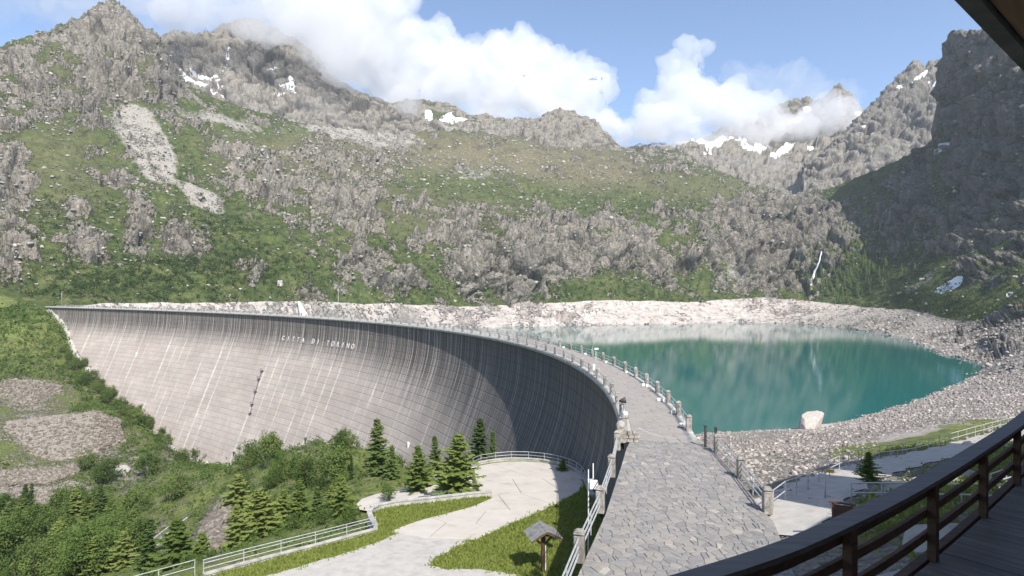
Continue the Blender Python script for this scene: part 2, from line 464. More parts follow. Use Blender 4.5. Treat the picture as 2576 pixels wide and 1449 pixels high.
R_top = [(-200, 170, 740), (-60, 150, 760), (0, 128, 785), (60, 104, 800), (120, 88, 830), (160, 70, 845), (200, 52, 860), (230, 38, 880), (260, 20, 890), (300, 18, 910), (325, 40, 905), (345, 64, 900), (385, 88, 890), (410, 104, 885),
         (420, 140, 880), (432, 172, 875), (448, 205, 870), (480, 225, 880), (560, 258, 900), (640, 285, 940), (700, 302, 1000), (770, 318, 1050), (850, 328, 1110), (900, 330, 1150), (1000, 345, 1210), (1070, 336, 1230), (1150, 338, 1260), (1220, 345, 1290),
         (1300, 356, 1310), (1380, 366, 1330), (1450, 376, 1350), (1560, 388, 1350), (1600, 392, 1330), (1640, 388, 1310), (1680, 380, 1300), (1715, 384, 1290), (1760, 410, 1280), (1800, 430, 1270), (1850, 448, 1250), (1920, 470, 1180), (2000, 488, 1060), (2060, 482, 1010), (2100, 468, 985), (2160, 446, 960),
         (2200, 430, 945), (2260, 412, 930), (2310, 392, 915), (2350, 366, 890), (2360, 330, 800), (2366, 215, 775), (2372, 150, 770), (2380, 118, 765), (2394, 84, 755), (2425, 92, 735), (2450, 84, 718), (2475, 96, 702), (2500, 80, 688), (2530, 92, 665), (2576, 110, 634), (2760, 70, 550)]
def rock_main(px, py):
    base = 0.30 + 0 * px
    L = [(30, 230, 70, 120, 0, .35), (30, 440, 60, 90, 0, .45), (30, 590, 70, 110, -15, .35), (210, 270, 110, 100, 20, .3), (330, 130, 130, 100, 0, .35), (430, 190, 40, 70, 0, .5),
         (470, 600, 70, 70, 20, .55), (345, 600, 38, 80, 0, .45), (215, 615, 55, 45, 0, .45), (640, 690, 50, 45, 0, .45), (860, 480, 200, 105, 10, .46), (620, 430, 60, 60, 0, .2),
         (1360, 620, 360, 90, 0, .62), (1210, 690, 70, 50, 30, .4), (1050, 715, 80, 45, 30, .5), (900, 690, 60, 60, 30, .3), (1340, 700, 90, 70, 0, .3), (1960, 600, 190, 130, 0, .6), (1700, 690, 100, 50, 40, .2),
         (2150, 560, 90, 60, -30, .35), (2280, 560, 60, 120, 20, .3), (2440, 230, 140, 210, 0, .8), (2560, 430, 120, 230, 0, .5), (2440, 560, 70, 110, 20, .5), (2300, 520, 70, 90, 20, .25), (270, 60, 150, 70, 0, .5), (2060, 660, 40, 80, 10, .4), (1720, 410, 90, 50, 0, .35), (2560, 850, 150, 60, 0, .4),
         (150, 360, 110, 60, 0, -.3), (440, 420, 50, 60, 40, -.35), (650, 345, 170, 25, 0, -.2), (570, 570, 80, 70, 30, -.38), (290, 700, 190, 60, 0, -.45), (700, 640, 90, 60, 30, -.4), (1130, 470, 210, 40, 5, -.2),
         (1100, 690, 60, 70, 30, -.35), (1430, 735, 90, 40, 0, -.35), (1640, 735, 110, 40, 20, -.3), (1240, 400, 130, 35, 5, -.2), (1500, 480, 220, 50, 8, -.25), (1750, 470, 120, 40, 5, -.2), (2180, 560, 120, 60, -25, -.25), (1000, 600, 60, 50, 0, -.2), (2230, 690, 160, 70, 0, -.45), (2330, 720, 120, 60, 0, -.4), (2500, 560, 40, 60, 40, -.3), (550, 730, 200, 40, 0, -.3), (1230, 620, 40, 60, 0, -.3), (120, 500, 70, 60, 0, -.3), (400, 690, 90, 60, 0, -.3)]
    return base + blobs(px, py, L)
TALUS_MAIN = [(350, 330, 60, 120, -32, .95), (400, 400, 40, 60, -32, .6), (515, 480, 70, 26, 25, .85), (560, 300, 170, 28, 8, .6), (890, 330, 150, 32, 5, .7), (1000, 360, 150, 28, 4, .35), (1190, 440, 90, 26, 15, .5), (1850, 690, 60, 24, 45, .6), (30, 470, 50, 90, 0, .5),
              (340, 620, 24, 60, 10, .5), (2000, 480, 60, 20, -20, .8), (2330, 720, 80, 18, -35, .6), (2480, 500, 24, 70, 30, .5), (850, 720, 60, 18, 40, .5), (920, 690, 80, 14, 40, .55), (2576, 830, 180, 60, 0, .7)]
OLIVE_MAIN = [(1250, 390, 330, 55, 4, 1.0), (800, 400, 260, 60, 5, .75), (300, 170, 200, 90, 0, .5), (1500, 430, 200, 45, 5, .8), (1100, 540, 300, 60, 4, .4), (150, 420, 140, 120, 0, .35), (2400, 550, 60, 80, 0, .35), (1850, 480, 160, 40, 0, .5)]
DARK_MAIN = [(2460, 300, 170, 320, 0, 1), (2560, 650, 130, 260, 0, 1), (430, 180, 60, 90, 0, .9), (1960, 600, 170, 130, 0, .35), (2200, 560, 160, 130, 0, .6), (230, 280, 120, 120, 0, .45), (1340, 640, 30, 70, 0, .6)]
SHT = [(2300, 850, 340, 80, 0, 1.0), (2560, 880, 250, 120, 0, 1.0), (1000, 790, 300, 40, 0, .35)]
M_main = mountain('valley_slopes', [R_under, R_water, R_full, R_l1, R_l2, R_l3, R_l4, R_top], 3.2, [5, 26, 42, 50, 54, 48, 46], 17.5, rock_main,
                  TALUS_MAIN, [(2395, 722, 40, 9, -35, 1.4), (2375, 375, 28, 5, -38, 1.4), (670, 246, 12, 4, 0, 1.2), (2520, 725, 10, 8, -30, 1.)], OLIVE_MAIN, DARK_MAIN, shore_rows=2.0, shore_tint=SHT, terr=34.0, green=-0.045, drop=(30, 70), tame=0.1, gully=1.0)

SK_B = [(380, 112, 1500), (410, 104, 1500), (440, 84, 1510), (490, 95, 1520), (520, 92, 1530), (560, 72, 1550), (590, 62, 1560), (620, 56, 1570), (650, 66, 1570), (700, 92, 1580), (750, 122, 1590), (790, 148, 1590), (815, 172, 1590), (830, 190, 1580), (870, 215, 1560), (900, 236, 1550), (960, 265, 1530), (1000, 285, 1500), (1060, 306, 1480), (1120, 332, 1450)]
mountain('snowy_peak', [[(380, 420, 1490), (560, 380, 1490), (800, 400, 1490), (1120, 420, 1490)], [(380, 300, 1530), (560, 290, 1530), (800, 330, 1540), (1120, 375, 1530)], [(380, 200, 1620), (600, 170, 1680), (800, 240, 1660), (1120, 350, 1590)], [(a, b, c + 230) for a, b, c in SK_B]],
         2.6, [18, 56, 62], 27.0, 0.74, [(620, 262, 160, 26, 8, .55), (830, 285, 110, 34, 20, .6)],
         [(470, 195, 26, 8, 50, 1.3), (510, 188, 40, 7, 20, 1.2), (570, 150, 7, 36, 20, 1.3), (553, 212, 8, 14, -20, 1.2), (735, 205, 9, 24, -10, 1.35), (720, 212, 30, 5, 15, 1.1), (705, 240, 22, 5, -10, 1.1), (738, 237, 8, 10, 0, 1.2), (685, 178, 16, 4, 8, 1.), (520, 222, 45, 5, 15, 1.1)], wav=120, green=-0.34, drop=(20, 260), dark=[(740, 100, 120, 60, 0, .6)])
SK_D = [(930, 262, 1950), (980, 262, 1960), (1020, 255, 1980), (1060, 252, 2000), (1100, 262, 2010), (1150, 280, 2030), (1180, 298, 2040), (1205, 300, 2050), (1225, 293, 2050), (1245, 303, 2060), (1265, 297, 2060), (1275, 304, 2060), (1330, 304, 2060), (1358, 302, 2040), (1370, 288, 2020), (1390, 282, 2010),
        (1408, 270, 2000), (1425, 279, 2000), (1450, 291, 1990), (1480, 302, 1980), (1500, 312, 1960), (1512, 332, 1950), (1540, 362, 1900), (1570, 380, 1850), (1610, 394, 1800), (1660, 404, 1760)]
mountain('jagged_ridge', [[(930, 420, 1490), (1300, 430, 1490), (1660, 470, 1490)], [(930, 350, 1570), (1200, 345, 1600), (1400, 370, 1640), (1660, 430, 1550)], [(930, 300, 1750), (1200, 318, 1850), (1400, 325, 1800), (1540, 392, 1750), (1660, 418, 1700)], SK_D],
         2.6, [20, 38, 44], 24.0, lambda x, y: 0.55 + blobs(x, y, [(1420, 320, 130, 50, 15, .35), (1450, 365, 80, 26, 0, .3)]), [(1180, 335, 140, 22, 6, .7), (1080, 310, 80, 20, 20, .6)],
         [(1078, 292, 10, 16, -15, 1.3), (1140, 305, 36, 5, 4, 1.25), (1130, 298, 12, 5, 0, 1.1)], olive=[(1300, 350, 250, 40, 0, .8)], wav=110, green=-0.2, drop=(20, 260))
SK_F = [(1520, 400, 2600), (1570, 384, 2620), (1600, 372, 2650), (1650, 367, 2680), (1720, 362, 2700), (1800, 335, 2800), (1880, 300, 2850), (1930, 288, 2900), (1955, 272, 2900), (1985, 262, 2900), (2000, 255, 2910), (2015, 262, 2910), (2030, 247, 2910), (2045, 262, 2910), (2062, 256, 2910), (2080, 244, 2900), (2098, 226, 2900), (2112, 219, 2900), (2128, 240, 2900), (2150, 262, 2880), (2175, 284, 2860), (2210, 292, 2850), (2260, 300, 2850)]
mountain('far_snowy_ridge', [[(1520, 500, 1540), (1800, 510, 1520), (2000, 540, 1510), (2260, 540, 1510)], [(1520, 440, 1800), (1800, 445, 1800), (2000, 460, 1750), (2260, 430, 1700)], [(1520, 410, 2250), (1800, 385, 2250), (2000, 385, 2250), (2260, 370, 2200)], SK_F],
         2.8, [28, 30, 44], 30.0, lambda x, y: 0.6 + blobs(x, y, [(1900, 450, 200, 30, 0, .3)]), [(1900, 410, 250, 22, 0, .8), (1750, 400, 120, 16, 0, .6), (2010, 480, 40, 30, -30, .7)],
         [(1660, 372, 60, 5, -3, 1.2), (1740, 366, 50, 8, 5, 1.25), (1700, 372, 20, 9, 20, 1.1), (1800, 374, 34, 8, -20, 1.2), (1890, 372, 26, 9, 30, 1.2), (1920, 366, 22, 12, -30, 1.2), (1975, 372, 36, 9, -30, 1.25), (2035, 364, 14, 9, 0, 1.2), (2000, 300, 22, 6, -15, 1.2), (2030, 278, 10, 6, 0, 1.2), (1860, 362, 30, 5, 0, 1.1), (2160, 285, 10, 7, 0, 1.2), (1945, 385, 8, 6, 0, 1.1)],
         olive=[(1900, 440, 200, 30, 0, .7)], wav=150, green=-0.32, drop=(20, 300))
SK_G = [(2020, 420, 1500), (2060, 396, 1560), (2090, 372, 1600), (2130, 330, 1650), (2160, 302, 1680), (2180, 280, 1700), (2205, 255, 1720), (2220, 236, 1730), (2250, 203, 1740), (2275, 188, 1750), (2300, 164, 1760), (2312, 172, 1760), (2330, 178, 1760), (2345, 165, 1760), (2380, 165, 1760), (2460, 150, 1760)]
mountain('grey_rock_peak', [[(2020, 600, 1490), (2200, 540, 1490), (2460, 500, 1490)], [(2020, 480, 1530), (2200, 430, 1560), (2460, 400, 1560)], [(2020, 440, 1580), (2200, 340, 1690), (2460, 290, 1680)], [(a, b, c + 130) for a, b, c in SK_G]],
         2.2, [24, 48, 56], 27.0, lambda x, y: 0.8 + blobs(x, y, [(2180, 410, 120, 30, -20, -.3)]), [(2250, 385, 120, 26, -20, .8), (2130, 400, 60, 20, -30, .5), (2010, 480, 40, 30, -30, .7)],
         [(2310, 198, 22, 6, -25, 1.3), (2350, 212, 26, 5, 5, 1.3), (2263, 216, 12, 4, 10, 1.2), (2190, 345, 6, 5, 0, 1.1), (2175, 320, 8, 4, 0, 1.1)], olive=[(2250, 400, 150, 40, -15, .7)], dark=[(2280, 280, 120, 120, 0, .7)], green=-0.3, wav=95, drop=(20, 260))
# ------------------------------------------------------------------ lake, dam
def Xc(D): return 10.7 - 0.00338 * (D - 70.0) ** 2          # valley edge of the crest in plan
def dXc(D): return -0.00676 * (D - 70.0)
def crest(D, off=0.0):
    """point of the crest; off > 0 towards the valley, off < 0 towards the lake"""
    g = dXc(D); L = math.hypot(1, g)
    return Vector((Xc(D) - off / L, D + off * g / L, 0.0))
_Dt = np.linspace(36, 365, 4000)
_St = np.concatenate([[0], np.cumsum(np.hypot(np.diff(Xc(_Dt)), np.diff(_Dt)))])
def D_of_s(s): return float(np.interp(s, _St, _Dt))
def s_of_D(D): return float(np.interp(D, _Dt, _St))
_Pt = 1288 + FPX * Xc(_Dt) / _Dt
def D_of_px(px): return float(np.interp(-px, -_Pt[600:], _Dt[600:]))
def bat(h): return 0.42 * (np.logaddexp(0, (h - 8.0) / 2.5) * 2.5 - np.logaddexp(0, -8.0 / 2.5) * 2.5)
CW = 4.5
def mat_water():
    m, nt, out = new_mat('lake_water'); t = NT(nt)
    p = t.pos()
    n = t.noise(t.vmath('MULTIPLY', p, (0.9, 0.35, 1)), 1.0, 3, 0.6)
    n2 = t.noise(p, 0.02, 2)
    col = t.mix(n2, (0.007, 0.098, 0.092), (0.010, 0.122, 0.112))
    t.bsdf(out, col, 0.02, t.bump(n, 0.05, 0.45), 0.5)
    return m
pts = [crest(D, -CW + 1.0) for D in np.linspace(38, 365, 60)]
poly = [(p.x, p.y, LAKE_Z) for p in pts] + [(-330, 420, LAKE_Z), (-330, 900, LAKE_Z), (520, 900, LAKE_Z), (520, 30, LAKE_Z), (30, 30, LAKE_Z)]
me = bpy.data.meshes.new('lake_water'); me.from_pydata(poly, [], [tuple(range(len(poly)))[::-1]]); me.update()
me.materials.append(mat_water())
lake = tag(link('lake', me), kind='structure')

def mat_dam():
    m, nt, out = new_mat('stained_concrete'); t = NT(nt)
    a = t.attr('sh').outputs['Vector']; s, h, _ = t.sep(a)
    def n1(sx, hy, det=3, rough=.55, off=0.0):
        return t.noise(t.comb(t.math('MULTIPLY', s, sx), t.math('MULTIPLY', h, hy), off), 1.0, det, rough)
    base = t.ramp(n1(.06, .10, 5), [(0.3, (0.375, 0.315, 0.272)), (0.55, (0.445, 0.38, 0.33)), (0.75, (0.505, 0.445, 0.39))])
    base = t.mix(t.rng(n1(.5, .9, 3, .6, 3), .3, .7, 0, .35), base, (0.25, 0.235, 0.225))
    # pour lifts: a thin dark seam every 2 m, slabs of slightly different tone
    hh = t.math('DIVIDE', h, 2.0); lift = t.math('FLOOR', hh)
    bay = t.math('FLOOR', t.math('DIVIDE', s, 6.6))
    wn_ = t.nt.nodes.new('ShaderNodeTexWhiteNoise'); wn_.noise_dimensions = '2D'
    t.sock(wn_, 'Vector', t.comb(lift, bay, 0)); tone = wn_.outputs['Value']
    base = t.mix(t.math('MULTIPLY', tone, 0.28), base, (0.24, 0.225, 0.21))
    fr = t.math('FRACT', hh); seam = t.rng(t.math('ABSOLUTE', t.math('SUBTRACT', fr, 0.5)), 0.44, 0.49, 0, 1)
    base = t.mix(t.math('MULTIPLY', seam, t.rng(n1(.15, .3, 2, .5, 9), .35, .65, .05, .32)), base, (0.19, 0.175, 0.165))
    # vertical joints with white lime runs
    sj = t.math('DIVIDE', t.math('ADD', s, t.math('MULTIPLY', t.math('SUBTRACT', n1(.03, .35, 3, .6, 5), .5), .8)), 6.6)
    fj = t.math('ABSOLUTE', t.math('SUBTRACT', t.math('FRACT', sj), 0.5))
    wj = t.nt.nodes.new('ShaderNodeTexWhiteNoise'); wj.noise_dimensions = '1D'; t.sock(wj, 'W', t.math('FLOOR', sj)); jn = t.math('ADD', t.math('MULTIPLY', n1(.15, .06, 3, .6, 2), .55), t.math('MULTIPLY', wj.outputs['Value'], .5))
    wide = t.rng(jn, .36, .74, .012, .15)
    lime = t.math('MULTIPLY', t.rng(fj, t.math('MULTIPLY', wide, 1.0), t.math('MULTIPLY', wide, .2), 0, 1), t.rng(n1(.13, .09, 3, .6, 21), .36, .56, .1, 1))
    base = t.mix(t.math('MULTIPLY', lime, t.rng(n1(.4, .22, 4, .7, 61), .36, .62, .3, .85)), base, (0.66, 0.61, 0.54))
    # lime fans hanging under some seams
    drip = n1(2.4, .10, 3, .65, 31)
    fan = t.math('MULTIPLY', t.rng(drip, .56, .72, 0, 1), t.rng(n1(.11, .16, 2, .5, 44), .54, .66, 0, .7))
    base = t.mix(fan, base, (0.60, 0.58, 0.55))
    # dark algae streaks running down from the crest
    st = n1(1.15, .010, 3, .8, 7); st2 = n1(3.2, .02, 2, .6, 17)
    reach = t.math('ADD', t.math('MULTIPLY', n1(.55, 0.0, 4, .75, 13), 22.0), t.attr('streak_shade').outputs['Fac'])
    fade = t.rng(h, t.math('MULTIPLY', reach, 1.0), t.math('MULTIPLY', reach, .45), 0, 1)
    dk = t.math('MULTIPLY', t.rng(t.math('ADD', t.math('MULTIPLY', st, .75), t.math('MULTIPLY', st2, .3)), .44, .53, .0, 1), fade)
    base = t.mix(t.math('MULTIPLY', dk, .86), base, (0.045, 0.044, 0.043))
    base = t.mix(t.rng(t.attr('streak_shade').outputs['Fac'], 13, 23, 0, .72), base, (0.085, 0.085, 0.085))  # near part darkened again: its shade painted in over the algae stain
    ls = t.math('MULTIPLY', t.rng(n1(2.2, .012, 2, .6, 71), .60, .70, 0, .6), fade)
    base = t.mix(ls, base, (0.45, 0.44, 0.42))
    hb = t.math('ADD', t.math('MULTIPLY', seam, -1.0), t.math('MULTIPLY', n1(1.2, 1.2, 4), .6))
    t.bsdf(out, base, 0.9, t.bump(hb, .12, .7), .15)
    return m
DAM = mat_dam()
def mat_simple(name, stops, scale=3.0, rough=.85, detail=5, bump=0.0, bscale=None, spec=.25, metal=0.0, rnd=0.0, coord='obj', stretch=(1, 1, 1)):
    m, nt, out = new_mat(name); t = NT(nt)
    p = t.obj() if coord == 'obj' else t.pos()
    if coord == 'obj':
        p = t.vmath('ADD', p, t.comb(t.math('MULTIPLY', t.rnd(), 37.0), t.math('MULTIPLY', t.rnd(), 11.0), 0))
    p = t.vmath('MULTIPLY', p, stretch)
    n = t.noise(p, scale, detail, .62)
    c = t.ramp(n, stops)
    if rnd:
        c = t.mix(1.0, c, t.ramp(t.rnd(), [(0, (1 - rnd, 1 - rnd, 1 - rnd)), (1, (1 + rnd, 1 + rnd * .9, 1 + rnd * .8))]), 'MULTIPLY')
    nr = t.bump(t.noise(p, bscale or scale * 3, 4, .6), bump, .8) if bump else None
    t.bsdf(out, c, rough, nr, spec, metal)
    return m
CONC = mat_simple('weathered_concrete', [(.3, (.22, .215, .20)), (.5, (.37, .36, .33)), (.72, (.50, .48, .44))], 1.3, bump=.02, coord='pos')
GRANITE = mat_simple('granite_pillar', [(.3, (.12, .114, .103)), (.5, (.26, .245, .222)), (.72, (.42, .40, .36))], 3.0, bump=.03, rnd=.18)
STEEL = mat_simple('galvanised_steel', [(.3, (.30, .31, .31)), (.6, (.46, .47, .47))], 4.0, rough=.5, spec=.5, metal=.25)

dam = empty('dam', (0, 0, 0))
tag(dam, 'curved grey concrete arch dam with dark streaks below its crest', 'dam')
HMAX = 84.0
Ds = np.concatenate([np.linspace(43.9, 150, 190), np.linspace(150.5, 362, 300)])
hs = np.concatenate([np.linspace(0.0, 16, 22), np.linspace(17, HMAX, 44)])
V = np.zeros((len(hs), len(Ds), 3)); SH = np.zeros_like(V)
g = dXc(Ds); L = np.hypot(1, g); svals = np.array([s_of_D(d) for d in Ds])
for i, h in enumerate(hs):
    o = float(bat(h)) - 0.35
    V[i, :, 0] = Xc(Ds) - o / L; V[i, :, 1] = Ds + o * g / L; V[i, :, 2] = -h - 0.45
    SH[i, :, 0] = svals; SH[i, :, 1] = h
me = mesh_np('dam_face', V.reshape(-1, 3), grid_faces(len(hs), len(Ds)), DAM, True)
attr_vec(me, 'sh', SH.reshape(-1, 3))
streak_shade = np.tile(5.0 + 22 * sstep(240, 80, Ds), (len(hs), 1)).astype(np.float32)
a = me.attributes.new('streak_shade', 'FLOAT', 'POINT'); a.data.foreach_set('value', streak_shade.ravel())
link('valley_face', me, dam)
V2 = np.zeros((3, len(Ds), 3)); 
for i, (o, z) in enumerate(((-CW + .3, -.45), (-CW + .3, -40), (-CW - 4, -75))):
    V2[i, :, 0] = Xc(Ds) - o / L; V2[i, :, 1] = Ds + o * g / L; V2[i, :, 2] = z
link('lake_face', mesh_np('lake_face', V2.reshape(-1, 3), grid_faces(3, len(Ds))[:, ::-1], CONC, True), dam)
# crest slab with a corbelled lip on both sides
prof = [(0.30, -.75), (0.55, -.45), (0.55, .0), (-.02, .02), (-.02, -.0), (-CW + .02, -.0), (-CW + .02, .02), (-CW - .45, .0), (-CW - .45, -.5), (-CW - .1, -.8)]
V3 = np.zeros((len(prof), len(Ds), 3))
for i, (o, z) in enumerate(prof):
    V3[i, :, 0] = Xc(Ds) - o / L; V3[i, :, 1] = Ds + o * g / L; V3[i, :, 2] = z
link('crest_slab', mesh_np('crest_slab', V3.reshape(-1, 3), grid_faces(len(prof), len(Ds)), CONC), dam)
# ------------------------------------------------------------------ valley below the dam
def rbf_fit(P, z, lam=0.0):
    n = len(P); d = np.linalg.norm(P[:, None] - P[None], axis=-1)
    K = np.where(d > 0, d * d * np.log(d + 1e-9), 0) + lam * np.eye(n)
    A = np.zeros((n + 3, n + 3)); A[:n, :n] = K; A[:n, n] = 1; A[:n, n + 1:] = P; A[n, :n] = 1; A[n + 1:, :n] = P.T
    w = np.linalg.solve(A, np.concatenate([z, [0, 0, 0]]))
    def ev(Q):
        out = np.zeros(len(Q))
        for i in range(0, len(Q), 20000):
            q = Q[i:i + 20000]; dd = np.linalg.norm(q[:, None] - P[None], axis=-1)
            out[i:i + 20000] = np.where(dd > 0, dd * dd * np.log(dd + 1e-9), 0) @ w[:n] + w[n] + q @ w[n + 1:]
        return out
    return ev
def TZ(D): return -10.0 - (D - 44.0) * 0.078           # the terrace with the turning place is one inclined plane
def tp(px, py, lift=0.0):
    D = 17.568 / ((py - 724.5) / FPX - 0.078)
    return ((px - 1288) / FPX * D, D, TZ(D) + lift)
ctrl = [at(*c) for c in [(945, 1350, 52), (700, 1432, 47), (510, 1475, 44), (300, 1500, 44), (900, 1290, 72), (880, 1330, 62), (900, 1265, 80), (960, 1237, 87), (1100, 1190, 100), (1200, 1180, 106),
        (760, 1215, 122), (870, 1192, 122), (700, 1300, 86), (780, 1262, 97), (620, 1190, 150), (545, 1174, 258), (640, 1180, 235), (800, 1178, 195), (1000, 1185, 150), (480, 1210, 170),
        (120, 800, 352), (200, 885, 340), (300, 980, 316), (400, 1075, 292), (480, 1135, 276), (0, 850, 320), (0, 950, 285), (150, 960, 302), (0, 1050, 250), (300, 1062, 262), (0, 1180, 215), (200, 1160, 226),
        (350, 1190, 216), (0, 1300, 172), (230, 1275, 182), (400, 1250, 175), (0, 1449, 120), (250, 1449, 106), (430, 1330, 135), (500, 1300, 130), (560, 1250, 135), (600, 1380, 84), (450, 1449, 70), (380, 1400, 96),
        (0, 772, 362), (0, 700, 392), (-220, 850, 312), (-220, 1100, 222), (-220, 1449, 112), (-220, 720, 372), (60, 820, 330), (400, 1130, 250), (100, 1250, 196)]]
ctrl += [(-5, 60, -16), (6, 60, -18), (6, 76, -24), (-5, 78, -20), (6, 95, -40), (-5, 110, -36), (-20, 150, -50), (-30, 40, -12), (4, 32, -12)]
ctrl = np.array(ctrl)
valley_z = rbf_fit(ctrl[:, :2], ctrl[:, 2], 30.0)
gx = np.linspace(-350, 12, 330); gy = np.concatenate([np.linspace(32, 200, 220), np.linspace(201, 412, 150)])
GX, GY = np.meshgrid(gx, gy); Q = np.stack([GX.ravel(), GY.ravel()], -1)
GZ = valley_z(Q).reshape(GX.shape)
PP = np.stack([GX, GY, GZ], -1)
rough = sstep(60, 120, GY)
n_a = fbm(PP / 26.0, 5, .55); n_b = ridged(PP / 11.0 + 4, 4, .55)
GZ2 = GZ + rough * (2.2 * n_a + 0.9 * n_b) + 0.25 * fbm(PP / 4.0, 3) - 16 * sstep(366, 405, GY)
arc = [(1190, 1176), (1205, 1168), (1240, 1162), (1280, 1158), (1320, 1158), (1360, 1161), (1400, 1168), (1430, 1177), (1452, 1188), (1468, 1203), (1475, 1218)]
low_wall_px = [(945, 1335), (934, 1316), (929, 1302), (934, 1291), (950, 1282), (1000, 1272), (1060, 1266), (1130, 1258), (1190, 1251), (1236, 1247)]
outline = low_wall_px + [(1205, 1236), (1194, 1205)] + arc + [(1480, 1232)]
lp = [tp(*q)[:2] for q in outline] + [(8.6, 62), (8.2, 46), (6.6, 38.1), (2.2, 23.2), (-14, 24), (-34, 34), (-26.5, 42.6)] + [tp(490, 1447)[:2], tp(512, 1452)[:2]]
def inside_np(poly, x, y):
    r = np.zeros(x.shape, bool); n = len(poly)
    for i in range(n):
        (x0, y0), (x1, y1) = poly[i], poly[(i + 1) % n]
        if y0 == y1: continue
        r ^= ((y0 > y) != (y1 > y)) & (x < (x1 - x0) * (y - y0) / (y1 - y0) + x0)
    return r
_lc = np.mean(np.array(lp), axis=0); _big = [(_lc[0] + (x - _lc[0]) * 1.06, _lc[1] + (y - _lc[1]) * 1.06) for x, y in lp]
GZ2 = np.where(inside_np(_big, GX, GY) | (GY < 42), np.minimum(GZ2, TZ(GY) - .9), GZ2)
def valley_at(x, y):
    i = int(np.clip(np.searchsorted(gy, y), 1, len(gy) - 1)); j = int(np.clip(np.searchsorted(gx, x), 1, len(gx) - 1))
    u = (x - gx[j - 1]) / (gx[j] - gx[j - 1]); v = (y - gy[i - 1]) / (gy[i] - gy[i - 1])
    return (GZ2[i - 1, j - 1] * (1 - u) + GZ2[i - 1, j] * u) * (1 - v) + (GZ2[i, j - 1] * (1 - u) + GZ2[i, j] * u) * v
keep = ((GX < Xc(GY) + 1.0) | (GY < 68)) & (GX > -0.98 * GY - 40)
PPX = 1288 + FPX * GX / GY; PPY = 724.5 - (GZ2 - CAM_Z) / GY * FPX
Rv = 0.16 + blobs(PPX, PPY, [(60, 990, 120, 60, 0, .22), (120, 1090, 190, 60, 0, .22), (250, 1120, 90, 60, 0, .2), (60, 1220, 160, 60, 0, .2), (320, 1190, 50, 40, 0, .6), (550, 1330, 50, 90, 30, .7), (400, 1370, 30, 50, 0, .6), (320, 940, 60, 60, 45, .3), (60, 730, 140, 120, 0, -.3), (430, 1150, 40, 30, 0, .3)])
Gv = blobs(PPX, PPY, [(60, 995, 130, 45, 0, .3), (110, 1095, 190, 50, 0, .35), (60, 1230, 170, 50, 0, .3), (545, 1340, 40, 90, 25, 1.), (405, 1375, 28, 50, 0, .9), (650, 1270, 40, 60, 20, .5)])
me = mesh_np('valley_ground', np.stack([GX, GY, GZ2], -1).reshape(-1, 3), grid_faces(len(gy), len(gx), keep), NEARGROUND, True)
attr_color(me, 'cover', np.stack([Rv + .3 * n_b * rough, Gv, 0 * Gv, 0 * Gv], -1).reshape(-1, 4))
attr_color(me, 'tint', np.stack([0 * Gv, .25 + 0 * Gv, 0 * Gv, 0 * Gv], -1).reshape(-1, 4))
tag(link('valley_ground', me), kind='structure')

# ------------------------------------------------------------------ bank between the crest, the lake and the lodge
cb = [at(*c) for c in [wl(1700, 1120), wl(1790, 1090), wl(1900, 1083), wl(2010, 1082), wl(2150, 1053), wl(2300, 1010), wl(2390, 975), wl(2445, 950),
       (1850, 1130, 92), (1950, 1112, 112), (2100, 1122, 90), (2300, 1072, 130), (2500, 1040, 132), (2576, 1000, 152), (2576, 925, 225), (2500, 962, 232), (2700, 900, 250), (2800, 1000, 140), (2700, 1080, 80),
       (1800, 1125, 60), (1850, 1190, 44), (1990, 1240, 35.5), (2000, 1180, 55), (2060, 1240, 35.6), (2160, 1172, 43), (2250, 1150, 47.5), (2350, 1135, 51.4), (2450, 1110, 57), (2576, 1070, 66), (2200, 1120, 80), (2150, 1205, 38), (2300, 1180, 41), (2450, 1150, 46), (2600, 1110, 54)]]
cb += [(12.2, 27, -.12), (8, 20, -.3), (10, 24, -.3), (11.5, 29, -.4), (12.0, 22, .3), (11.5, 19, .5), (7, 12, .5), (13, 32, -.3), (15, 22, 1.2), (19, 27, 1.0), (24, 31, .6), (32, 36, .2), (40, 44, -.2), (10, 12, 2), (20, 18, 2.0), (35, 28, 1.4), (60, 60, -2), (70, 95, -10), (0, 10, 2), (14.6, 41, -1.2), (15.8, 60, -4), (16, 80, -14), (16, 110, -30), (20, 140, -36),
       (40, 190, -36), (70, 200, -36), (120, 235, -36), (200, 300, -36), (210, 250, -23)]
cb = np.array(cb)
bank_z = rbf_fit(cb[:, :2], cb[:, 2], 4.0)
bx_ = np.linspace(-2, 235, 330); by_ = np.concatenate([np.linspace(8, 80, 200), np.linspace(80.5, 300, 230)])
BX, BY = np.meshgrid(bx_, by_); BZ = bank_z(np.stack([BX.ravel(), BY.ravel()], -1)).reshape(BX.shape)
BP = np.stack([BX, BY, BZ], -1)
amp_b = 0.12 + sstep(40, 110, BY) * 1.0
BZ2 = BZ + amp_b * (0.8 * fbm(BP / 14.0, 4, .5) + .05 * ridged(BP / 3.0, 3))
def bank_at(x, y):
    i = int(np.clip(np.searchsorted(by_, y), 1, len(by_) - 1)); j = int(np.clip(np.searchsorted(bx_, x), 1, len(bx_) - 1))
    u = (x - bx_[j - 1]) / (bx_[j] - bx_[j - 1]); v = (y - by_[i - 1]) / (by_[i] - by_[i - 1])
    return float((BZ2[i - 1, j - 1] * (1 - u) + BZ2[i - 1, j] * u) * (1 - v) + (BZ2[i, j - 1] * (1 - u) + BZ2[i, j] * u) * v)
rightlim = np.interp(BY, [8, 17, 23, 26, 29.2, 41.5, 44, 60, 75, 140, 300], [6.5, 6.8, 9.8, 10.6, 11.6, 13.4, 14.0, 16.0, 16.2, 8.0, -40])
keepb = BX > rightlim
